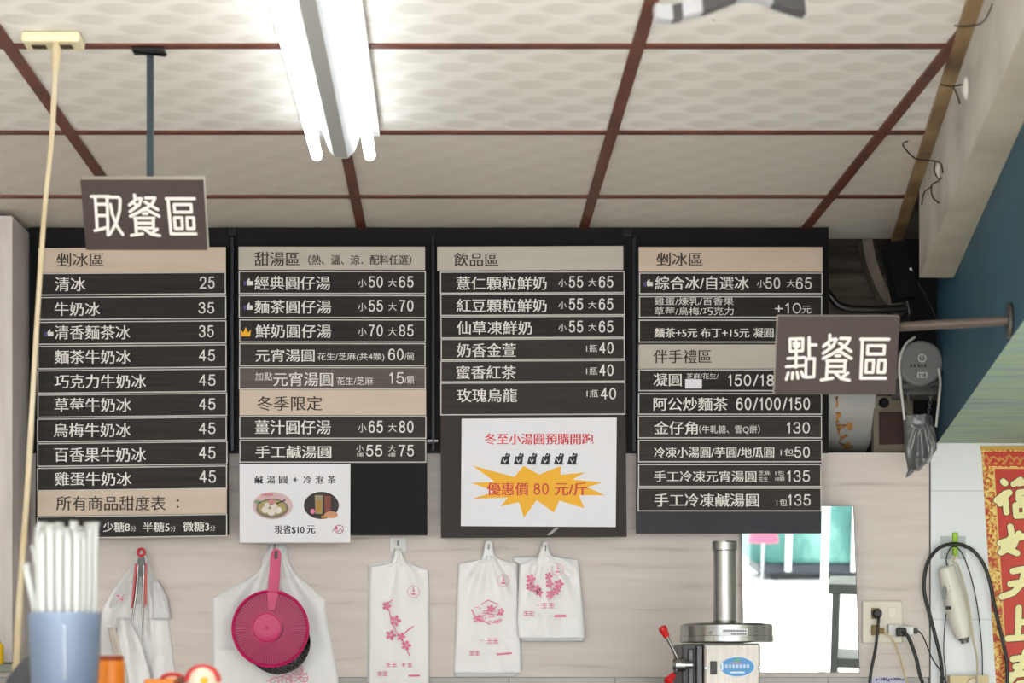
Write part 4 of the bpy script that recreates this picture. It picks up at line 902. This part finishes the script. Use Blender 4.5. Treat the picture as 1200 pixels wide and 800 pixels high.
sw = MB().box(P(832.6, 790, bf - .006), P(840, 774.6, bf), 0, .001).build('switch', M_blackp, bd)
k = flat()
k.ellipse(864, 781, 21, 12.2, pm(bf), 0).ellipse(864, 781, 20, 11.2, pm(bf - .0003), 1)
for i in range(7): k.text('※', 849.5 + i * 4.2, 777.6, 853 + i * 4.2, 783.4, bf - .0006, 2)
k.stroke([(857, 787.6), (872, 787.6)], 1.8, pm(bf - .0006), 2).poly([pm(bf - .0006)(x, y) for x, y in ((860, 775), (864, 770.6), (868, 775))], 3)
k.stroke([(846.5, 777), (846.5, 784)], 2.2, pm(bf - .0006), 2).stroke([(857, 776.4), (870, 776.4)], .9, pm(bf - .0006), 4)
k.flat = True
k.build('oval_sticker', [M_paper, mat('sky_blue_ink', (62, 140, 200), .4), mat('sticker_white', (214, 230, 242), .4), mat('sticker_green', (80, 160, 90), .4), M_pink_ink], bd)
for du, dv in ((827.5, 782.5), (889.8, 782)):
    MB().lathe([(.001, -.002), (.0035, -.002), (.0045, 0)], P(du, dv, bf), (0, 1, 0), 14).build('screw', M_chrome, bd)
MB().box((X(801), fY + .03, zcnt + .03), (X(826), Dm + .10, HC + (V0 - 754) * fY / FPX), 0, .003).build('side_housing', M_blackp, t)
MB().box((X(808), fY + .022, zcnt + .05), (X(814), fY + .03, HC + (V0 - 760) * fY / FPX), 0, .002).box((X(817), fY + .01, zcnt + .05), (X(824), fY + .03, HC + (V0 - 756) * fY / FPX), 0, .002).build('slide_rail', mat('dark_steel', (70, 70, 70), .35, .8), t)
MB().box((X(803), fY + .0, zcnt), (X(890), Dm + .09, zcnt + .03), 0, .004).build('foot', M_blackp, t)
hbx = P(797, 778.5, fY)
lv = MB().lathe([(.001, -.018), (.012, -.018), (.0165, -.012), (.0175, 0), (.0165, .012), (.010, .014), (.010, .03), (.001, .03)], hbx, (1, 0, 0), 28).build('crank_hub', M_chrome, t)
for (a, c, lab) in (((794, 771), (779, 741), 0), ((794, 785), (786, 794), 1)):
    A, B = P(*a, fY - .004), P(*c, fY - .02)
    h_ = MB().tube([A, B], .0042, 12).build('crank_arm', M_chrome, lv)
    d = (B - A).normalized()
    MB().lathe([(.001, -.012), (.0075, -.012), (.0085, -.004), (.011, .010), (.009, .016), (.001, .018)], B, d, 20).build('red_knob', M_red, lv)

# ------------------------------------------------------------------ socket, plugs, cables, stick blender
t = thing('wall_socket', 'cream double wall socket plate with a switch, full of plugs', 'socket', P(1034, 754, DW))
MB().box(P(1010.6, 753.5, DW - .010), P(1057, 703.6, DW), 0, .004).build('plate', mat('ivory_plate', (220, 216, 200), .4), t)
MB().box(P(1041, 724, DW - .013), P(1050.6, 711.6, DW - .009), 0, .0012).build('switch', mat('ivory_switch', (226, 222, 206), .35), t)
for (a, b_) in (((1021, 725), (1031, 712)), ((1021.5, 744), (1031, 732)), ((1041, 744), (1051, 732))):
    MB().box(P(*a, DW - .0112), P(*b_, DW - .0098)).build('outlet', mat('outlet_brown', (150, 128, 80), .5), t)
def cable(name, label, pts, r, m, plug=None, D=DW - .03):
    t = thing(name, label, 'cable', P(*pts[0][:2], D))
    MB().tube([P(p[0], p[1], p[2] if len(p) > 2 else D) for p in pts], r, 10, 0, 8).build('cord', m, t)
    if plug: plug(t)
    return t
cable('power_cable', 'black power cable whose round plug sits in the top of the wall socket', [(1027, 720, 5.315), (1029.5, 724, 5.305), (1028.6, 735, 5.305), (1026, 760, 5.31), (1021, 785, 5.31), (1017, 815, 5.31)], .0042, M_blackp,
      lambda t: MB().lathe([(.001, -.03), (.009, -.03), (.013, -.024), (.0125, -.004), (.012, .0)], P(1026, 719, DW - .0115), (0, 1, 0), 20).build('plug', M_blackp, t))
cable('power_cable', 'beige power cable with a brown plug in the lower left of the wall socket', [(1032, 738, 5.32), (1038, 741, 5.315), (1046, 750, 5.315), (1054, 768, 5.315), (1060, 790, 5.315), (1066, 815, 5.315)], .0026, mat('beige_cable', (196, 178, 132), .5),
      lambda t: (MB().box(P(1022, 744, DW - .024), P(1030, 732.5, DW - .0115), 0, .002).tube([P(1029, 738.4, 5.322), P(1036, 739.4, 5.32)], .007, 12).build('plug', mat('brown_plug', (136, 112, 62), .45), t)))
ad = thing('usb_adapter', 'small white adapter plugged in the lower right of the wall socket', 'adapter', P(1050, 745, DW - .02))
MB().box(P(1041.4, 745, DW - .034), P(1052, 731.4, DW - .0115), 0, .002).build('body', mat('adapter_grey', (206, 206, 208), .4), ad)
MB().box(P(1051, 743.6, DW - .030), P(1069, 734, DW - .014), 0, .002).build('case', M_whitep, ad)
cable('power_cable', 'thick black power cable plugged into the front of the white adapter', [(1057, 740, 5.296), (1062, 743, 5.292), (1067, 752, 5.292), (1074, 772, 5.295), (1078, 790, 5.295), (1086, 815, 5.295)], .005, M_blackp,
      lambda t: MB().box(P(1051, 745.5, DW - .052), P(1061, 735.6, DW - .0345), 0, .004).build('plug', M_blackp, t))
cable('usb_cable', 'thin black cable leaving the side of the white adapter', [(1072, 739, 5.322), (1077, 740, 5.32), (1082, 746, 5.32), (1087, 758, 5.32), (1093, 772, 5.32), (1102, 786, 5.31), (1110, 802, 5.31)], .0018, M_blackp,
      lambda t: MB().box(P(1069.2, 742.4, DW - .029), P(1074.4, 736, DW - .017), 0, .002).build('plug', M_blackp, t))
# note and small box at the foot
t = thing('handwritten_note', 'pale handwritten note taped below the wall socket', 'note', P(1045, 830, W + .005))
MB().box(P(1022, 840, W + .004), P(1062, 792.8, W + .0075)).build('sheet', mat('lilac_paper', (196, 196, 222), .6), t)
k = flat(); Dn = W + .0035
k.text('a=185g+200cc', 1026, 793.8, 1060, 798.4, Dn, 0, .35).text('190g (90)', 1036, 800.6, 1060, 806, Dn, 0, .35); k.build('handwriting', mat('blue_black_ink', (36, 36, 70), .6), t)
t = thing('cream_box', 'cream box with a round dial on the white tiles below the stick blender', 'box', P(1134, 840, W))
MB().box(P(1113, 840, W - .03), P(1155.5, 791, W + .001), 0, .003).build('case', mat('cream_case', (214, 196, 152), .5), t)
MB().lathe([(.001, -.008), (.014, -.008), (.016, 0)], P(1140, 801, W - .03), (0, 1, 0), 20).build('dial', mat('pale_dial', (224, 208, 184), .45), t)
# green hook
DT2 = W + .002
t = thing('green_hook', 'lime green plastic hook on a clear plate on the white tiles', 'hook', P(1119, 652, DT2))
MB().box(P(1102, 655, DT2 - .002), P(1131.5, 628, DT2 - .0002), 0, .0008).build('plate', mat('grey_clear_plate', (190, 194, 198), .25), t)
k = MB(); k.box(P(1117, 652.5, DT2 - .012), P(1121.6, 624, DT2 - .002), 0, .002); k.tube([P(1119, 650, DT2 - .008), P(1119, 652, DT2 - .03), P(1119, 649, DT2 - .052), P(1119, 643, DT2 - .056)], .004, 10, 0, 5); k.build('hook_body', mat('lime_plastic', (150, 196, 40), .4), t)
t = thing('looped_cable', 'thick black cable looped over the lime green hook', 'cable', P(1119, 637, DT2 - .03))
MB().tube([P(x, y, DT2 - .03) for x, y in ((1102, 830), (1104, 795), (1102, 770), (1096, 745), (1089.5, 720), (1084, 698), (1083, 682), (1085.5, 664), (1091, 652), (1102, 641), (1119, 637), (1135, 641.5), (1146, 651), (1154, 664), (1160, 682), (1164, 702), (1170, 730), (1176, 755), (1180, 780), (1181, 830))], .0049, 12, 0, 6).build('cord', M_blackp, t)
o = MB().tube([P(x, y, DT2 - .012) for x, y in ((1110, 664), (1109, 655), (1112, 645), (1118, 640), (1126, 646), (1134, 664), (1141, 688), (1147, 722), (1151, 765), (1151, 800), (1149, 830))], .0016, 8, 0, 6).build('thin_cable', M_blackp); tag(o, 'thin black cable hanging from the lime green hook right of the stick blender', 'cable')
o = MB().tube([P(x, y, DT2 - .02) for x, y in ((1109, 716), (1106.6, 740), (1106, 765), (1108, 790), (1106, 830))], .0016, 8, 0, 6).build('thin_cable', M_blackp); tag(o, 'thin black cable dropping straight below the stick blender grip', 'cable')
t = thing('stick_blender', 'off-white stick blender hanging from the lime green hook', 'blender', P(1119, 652, DT2 - .05))
A, B = P(1108.5, 663.5, DT2 - .045), P(1130, 749, DT2 - .035); L = (B - A).length; ax = (B - A).normalized(); s5 = 5.3 / FPX
M_ow = mat('off_white_plastic', (220, 217, 206), .4)
MB().lathe([(.001, 0), (8 * s5, 0), (9.6 * s5, .004), (10.4 * s5, L * .1), (12 * s5, L * .3), (13 * s5, L * .52), (12.2 * s5, L * .72), (10 * s5, L * .93), (8.6 * s5, L * .97), (.001, L * .975)], A, ax, 36).build('grip', M_ow, t)
fb = 5.2585 + .012
c5 = P(1107, 694, DT2 - .045 - 12.0 * s5)
MB().ball(c5 + Vector((0, .001, 0)), .0085, 0, (.85, .25, 2.2), 16).build('grey_pad', mat('grey_pad', (128, 132, 132), .5), t)
for u, v in ((1112.6, 687), (1113.6, 692.5)): MB().ball(P(u, v, DT2 - .045 - 11.3 * s5), .0014, 0, (1, .6, 1), 8).build('button', M_blackp, t)
MB().box(P(1108.5, 714, DT2 - .0495 - 12 * s5), P(1114.5, 710, DT2 - .047 - 12 * s5)).build('badge', M_blackp, t)
MB().lathe([(6.4 * s5, 0), (6.4 * s5, .006), (4.4 * s5, .009), (4.4 * s5, .016), (.001, .016)], A + ax * L * .97, ax, 20).build('coupling', mat('grey_coupling', (120, 116, 108), .4, .4), t)
MB().tube([P(x, y, DT2 - .05) for x, y in ((1119, 652), (1117, 658), (1122, 662), (1128, 680), (1134, 704), (1138, 730), (1140, 748), (1145, 772), (1145, 800), (1146, 820))], .0032, 8, 0, 6).build('mains_lead', mat('beige_lead', (184, 176, 152), .5), t)
MB().tube([P(x, y, DT2 - .05) for x, y in ((1113, 663), (1116.5, 652), (1119.5, 648), (1121, 655), (1120, 663))], .0016, 8, 0, 5).build('hanging_loop', M_ow, t)

# couplet
t = thing('couplet_banner', 'red and gold spring couplet banner on the white tiles', 'banner', P(1190, 525, W))
Db = W + .0005
bx = lambda y: 1150 + (y - 527) * .0635
def gold_mat():
    m = noise_mat('gold_floral_border', [(.40, (176, 48, 30)), (.50, (206, 140, 48)), (.60, (232, 206, 120))], 70, rough=.35, detail=2, distort=1.2)
    return m
M_field = noise_mat('red_foil', [(.3, (186, 40, 28)), (.7, (206, 66, 48))], 5, rough=.38)
def bq(x0, y0, x1, y1, D): return [P(bx(y0) + x0, y0, D), P(bx(y0) + x1, y0 - .05 * (x1 - x0) * 0, D), P(bx(y1) + x1, y1, D), P(bx(y1) + x0, y1, D)]
MB().prism(bq(0, 526, 84, 905, Db - .0008), (0, .0012, 0)).build('border', gold_mat(), t)
MB().poly(bq(14, 549, 70, 892, Db - .0012)).build('field', M_field, t)
k = flat(); k.poly(bq(12.6, 547.4, 71.4, 549, Db - .0011)).poly(bq(12.6, 547.4, 14, 893, Db - .0011)); k.build('gold_line', mat('gold_line', (226, 196, 110), .35), t)
k = flat(); k.poly(bq(3, 529, 81, 546, Db - .0011)); k.build('top_band', M_field, t)
k = flat()
for i in range(9):
    x = 1156 + i * 9; k.stroke([(x - 4, 540 - (i % 2) * 4), (x, 533 + (i % 3) * 2), (x + 4, 541 - (i % 2) * 3), (x + 7, 536)], 1.7, pm(Db - .0014)); k.ellipse(x + 2, 543, 2.4, 1.5, pm(Db - .0014))
k.build('scroll_work', mat('gold_scroll', (206, 150, 64), .35), t)
MB().box(P(1149, 526.6, Db - .004), P(1236, 522.4, Db + .0008), 0, .0015).build('hanging_bar', mat('gold_bar', (190, 160, 80), .35, .4), t)
CH = [  # 福 如 天 上 春
    [[(1175.5, 564), (1178, 566)], [(1168, 586), (1178, 578), (1183, 577)], [(1182, 577), (1172, 590)], [(1178, 584), (1179.5, 600)], [(1188, 567), (1196, 562)], [(1194, 566), (1214, 563)], [(1194, 577), (1211, 575), (1210, 583), (1194, 585), (1194, 577)], [(1190, 592), (1215, 589), (1213, 603), (1191, 604), (1190, 592)], [(1202, 590), (1202, 603)]],
    [[(1184, 617), (1186, 628), (1176, 641), (1192, 648)], [(1194, 625), (1188, 639), (1173, 647)], [(1172, 636), (1200, 628)], [(1204, 628), (1220, 626), (1218, 644), (1206, 645), (1204, 628)]],
    [[(1187, 669), (1214, 664)], [(1184, 684), (1220, 679)], [(1201, 668), (1197, 684), (1188, 694), (1174, 699)], [(1201, 684), (1210, 694), (1224, 701)]],
    [[(1194, 712), (1193, 746)], [(1195, 729), (1213, 727)], [(1181, 748), (1224, 745)]],
    [[(1187, 772), (1216, 768)], [(1190, 781), (1214, 778)], [(1184, 791), (1222, 786)], [(1202, 763), (1197, 781), (1181, 801)], [(1204, 784), (1224, 801)], [(1194, 801), (1211, 799), (1211, 822), (1194, 823), (1194, 801)], [(1194, 811), (1210, 810)]]]
for c_ in CH:
    k = flat()
    for g in c_: k.stroke(g, 9.4, pm(Db - .0020), 1)
    for g in c_: k.stroke(g, 7.4, pm(Db - .0026), 0)
    k.build('lettering', [mat('cream_foil', (238, 232, 170), .35), mat('dark_outline', (66, 56, 34), .5)], t)

# ------------------------------------------------------------------ front counter with the straw cup and small goods
zf = HC - .048
t = thing('front_counter', 'low glazed front counter under the straw cup', 'counter', (-.4, 2.75, 0))
MB().box((-1.3, 2.45, zf - .02), (.35, 3.05, zf), 0, .004).build('top', M_steel, t)
MB().box((-1.28, 2.5, 0), (.33, 3.02, zf - .02), 0, .004).build('cabinet', M_whitep, t)
Dc = 2.72; sc = Dc / FPX
cxp = 75.6; cb = Vector((P(cxp, 0, Dc).x, Dc, zf))
t = thing('straw_cup', 'translucent lavender-blue plastic cup packed with wrapped straws', 'cup', cb)
zt = HC + (V0 - 718) * sc - zf
MB().lathe([(.001, .002), (37.5 * sc, .002), (38 * sc, .004), (42.6 * sc, zt - .003), (43 * sc, zt), (41.6 * sc, zt), (41.2 * sc, zt - .004), (36.4 * sc, .006), (.001, .006)], cb, (0, 0, 1), 56).build('shell', M_cup, t)
bsdf(M_cup).inputs['Transmission Weight'].default_value = .75; bsdf(M_cup).inputs['Roughness'].default_value = .35
k = flat()
for i in range(9):
    y = 733 + i * 7.2; k.stroke([(73.5, y), (77, y + 1.5), (75, y + 4)], 1.3, lambda x, yy: P(x, yy, Dc - 43.2 * sc))
k.build('raised_print', mat('pale_print', (206, 214, 224), .4), t)
pos = []
rr_ = 35.0 * sc; rs = .0056
y = -rr_
row_i = 0
while y <= rr_ + .001:
    x = -rr_ + (row_i % 2) * rs * 1.03
    while x <= rr_ + .001:
        if x * x + y * y <= rr_ * rr_ and not (-.019 < y < -.0055 and x < .022): pos.append((x, y))
        x += rs * 2.06
    y += rs * 1.86; row_i += 1
zt0 = zf + .0075
ns = 0
def straw_mesh(h, seed):
    rn = random.Random(seed); m = MB()
    m.lathe([(.001, 0), (rs * .8, 0), (rs, .004), (rs, h - .02), (rs * .92, h - .012)], (0, 0, 0), (0, 0, 1), 12)
    # flattened, crimped end of the paper sleeve
    a = rn.uniform(0, 3.14); ex = Vector((math.cos(a), math.sin(a), 0)); nz = Vector((-ex.y, ex.x, 0)); w_ = rs * 1.35; q = []
    for kk in range(12):
        an = 2 * math.pi * kk / 12; q.append(Vector((rs * .92 * math.cos(an), rs * .92 * math.sin(an), h - .012)))
    top = [ex * (w_ * (p.x * ex.x + p.y * ex.y) / rs) + nz * (.0009 * (1 if (p.x * nz.x + p.y * nz.y) > 0 else -1)) + Vector((0, 0, h + rn.uniform(-.0012, .0012))) for p in q]
    m.add(q + top, [[i, (i + 1) % 12, 12 + (i + 1) % 12, 12 + i] for i in range(12)] + [list(range(12, 24))], 0, True)
    return m
protos = []
for i, (x, y) in enumerate(pos):
    hh = .240 + random.uniform(-.010, .007) - (.006 if x < -.03 else 0)
    kx, ky = x / rr_, y / rr_
    if i < 6:
        o = straw_mesh(.236, i).build('wrapped_straw', M_straw); protos.append(o)
    else:
        o = protos[i % 6].copy(); COL.objects.link(o)
    o.location = (cb.x + x * .97, cb.y + y * .97, zt0)
    o.rotation_euler = (-.07 * ky, .05 * kx + random.uniform(-.006, .006), random.uniform(0, 6.28)) if False else (-.015 * ky, .015 * kx, 0)
    o.scale = (1, 1, hh / .236)
    tag(o, 'white wrapped drinking straw standing in the lavender cup', 'straw', 'wrapped straws in the lavender cup')
# three straws lean out at the left
for i, (bx_, tx, ty) in enumerate(((43, 28.5, 655), (55.4, 41, 640), (67.8, 53.5, 628))):
    o = protos[i].copy(); COL.objects.link(o)
    b0 = P(bx_, 717, Dc - .0122); t0 = P(tx, ty, Dc - .0122); d = (t0 - b0).normalized()
    h = .236; base = t0 - d * h
    o.location = base; o.rotation_mode = 'QUATERNION'; o.rotation_quaternion = Vector((0, 0, 1)).rotation_difference(d)
    tag(o, 'white wrapped drinking straw leaning out at the left of the lavender cup', 'straw', 'straws leaning out of the cup')
# orange jar, orange box, two figurines, yellow bottle, black stand
Dj = 2.9
b0 = P(128, 0, Dj); b0.z = zf
t = thing('orange_jar', 'orange jar with a dark red lid beside the straw cup', 'jar', b0)
zj = HC + (V0 - 768) * Dj / FPX - zf; rj = 18 * Dj / FPX
MB().lathe([(.001, 0), (rj * .95, 0), (rj, .004), (rj, zj - .012), (rj * .94, zj - .006)], b0, (0, 0, 1), 32).build('body', M_orange, t)
MB().lathe([(rj * .95, zj - .008), (rj * .98, zj - .003), (rj * .9, zj), (.001, zj)], b0, (0, 0, 1), 32).build('lid', mat('dark_red_lid', (150, 60, 20), .4), t)
def px_box(name, label, cat, u0, u1, v, D, depth, m, bev=.003):
    a = P(u0, v, D); c = P(u1, v, D)
    o = MB().box((a.x, D, zf), (c.x, D + depth, a.z), 0, bev).build(name, m); tag(o, label, cat); return o
px_box('orange_box', 'flat orange box at the bottom edge between jar and figurines', 'box', 168, 204, 795.5, 2.86, .07, M_orange)
def figure(u, vt, D, s, label, parts):
    b = P(u, 0, D); b.z = zf; t = thing('figurine', label, 'figurine', b, 'small figurines on the counter')
    zt = HC + (V0 - vt) * D / FPX - zf
    parts(t, b, zt); return t
def fa(t, b, zt):
    r = .022
    MB().lathe([(.001, 0), (r, 0), (r * 1.1, .008), (r, zt - .024), (r * .8, zt - .01), (r * .4, zt - .003), (.001, zt - .002)], b, (0, 0, 1), 28).build('body', mat('cream_glaze', (236, 222, 200), .35), t)
    MB().tube([b + Vector((r * 1.05 * math.cos(a), -.004, zt - .022 + .02 * math.sin(a))) for a in [i * math.pi / 12 * 1.05 - .1 for i in range(13)]], .004, 10).build('red_band', M_red, t)
    MB().ball(b + Vector((.004, -r * .95, zt - .022)), .006, 0, (1, .5, 1)).build('gold_patch', M_yellow_ink, t)
def fb_(t, b, zt):
    r = .017
    MB().lathe([(.001, 0), (r, 0), (r * 1.1, .008), (r, zt - .016), (r * .7, zt - .006), (.001, zt - .003)], b, (0, 0, 1), 28).build('body', mat('peach_glaze', (226, 190, 160), .35), t)
    MB().tube([b + Vector((r * 1.1 * math.cos(a), -.006, zt - .014 + .012 * math.sin(a))) for a in [i * math.pi / 12 for i in range(13)]], .003, 10).build('red_band', M_red, t)
    MB().box(b + Vector((.008, -r * 1.1, zt - .03)), b + Vector((.018, -r * .6, zt - .006)), 0, .002).build('brown_patch', mat('brown_glaze', (120, 66, 34), .4), t)
figure(238, 779.5, 2.84, 1, 'cream figurine with a red band over its head, the taller one', fa)
figure(203, 788, 2.92, 1, 'smaller peach figurine with a red band beside the taller one', fb_)
zs_ = HC + (V0 - 777) * 5.0 / FPX
o = MB().box((-1.8, 4.9, zs_ - .022), (P(31, 0, 5.0).x, 5.348, zs_ - .002), 0, .002).build('wall_shelf', mat('grey_green_shelf', (112, 116, 108), .5)); tag(o, 'grey-green shelf under the pale cabinet at the left', 'shelf')
b1 = P(-3, 0, 4.98); b1.z = zs_ - .002
t = thing('yellow_bottle', 'yellow bottle on the shelf at the left edge of the picture', 'bottle', b1)
rb_ = 7.4 * 4.98 / FPX; hb_ = HC + (V0 - 754) * 4.98 / FPX - b1.z
MB().lathe([(.001, 0), (rb_, 0), (rb_ * 1.02, .004), (rb_, hb_ - .004), (rb_ * .9, hb_), (.001, hb_)], b1, (0, 0, 1), 28).build('body', mat('yellow_plastic', (226, 186, 20), .35), t)
MB().lathe([(rb_ * .6, hb_), (rb_ * .6, hb_ + .006), (.001, hb_ + .008)], b1, (0, 0, 1), 20).build('cap', mat('yellow_cap', (206, 166, 16), .4), t)
t = thing('black_card_stand', 'black card stand with a slanted top beside the straw cup', 'stand', (P(22, 0, 3.0).x, 3.0, zf))
m = MB(); zz = lambda v: HC + (V0 - v) * 3.0 / FPX
m.prism([(P(6, 0, 3).x, 2.99, zf), (P(36, 0, 3).x, 2.99, zf), (P(35, 0, 3).x, 2.99, zz(769)), (P(22, 0, 3).x, 2.99, zz(779)), (P(9, 0, 3).x, 2.99, zz(796))], (0, .012, 0)); m.build('panel', M_blackp, t)
MB().box((P(8, 0, 3).x, 2.97, zf), (P(35, 0, 3).x, 3.03, zf + .006), 0, .001).build('foot', M_blackp, t)
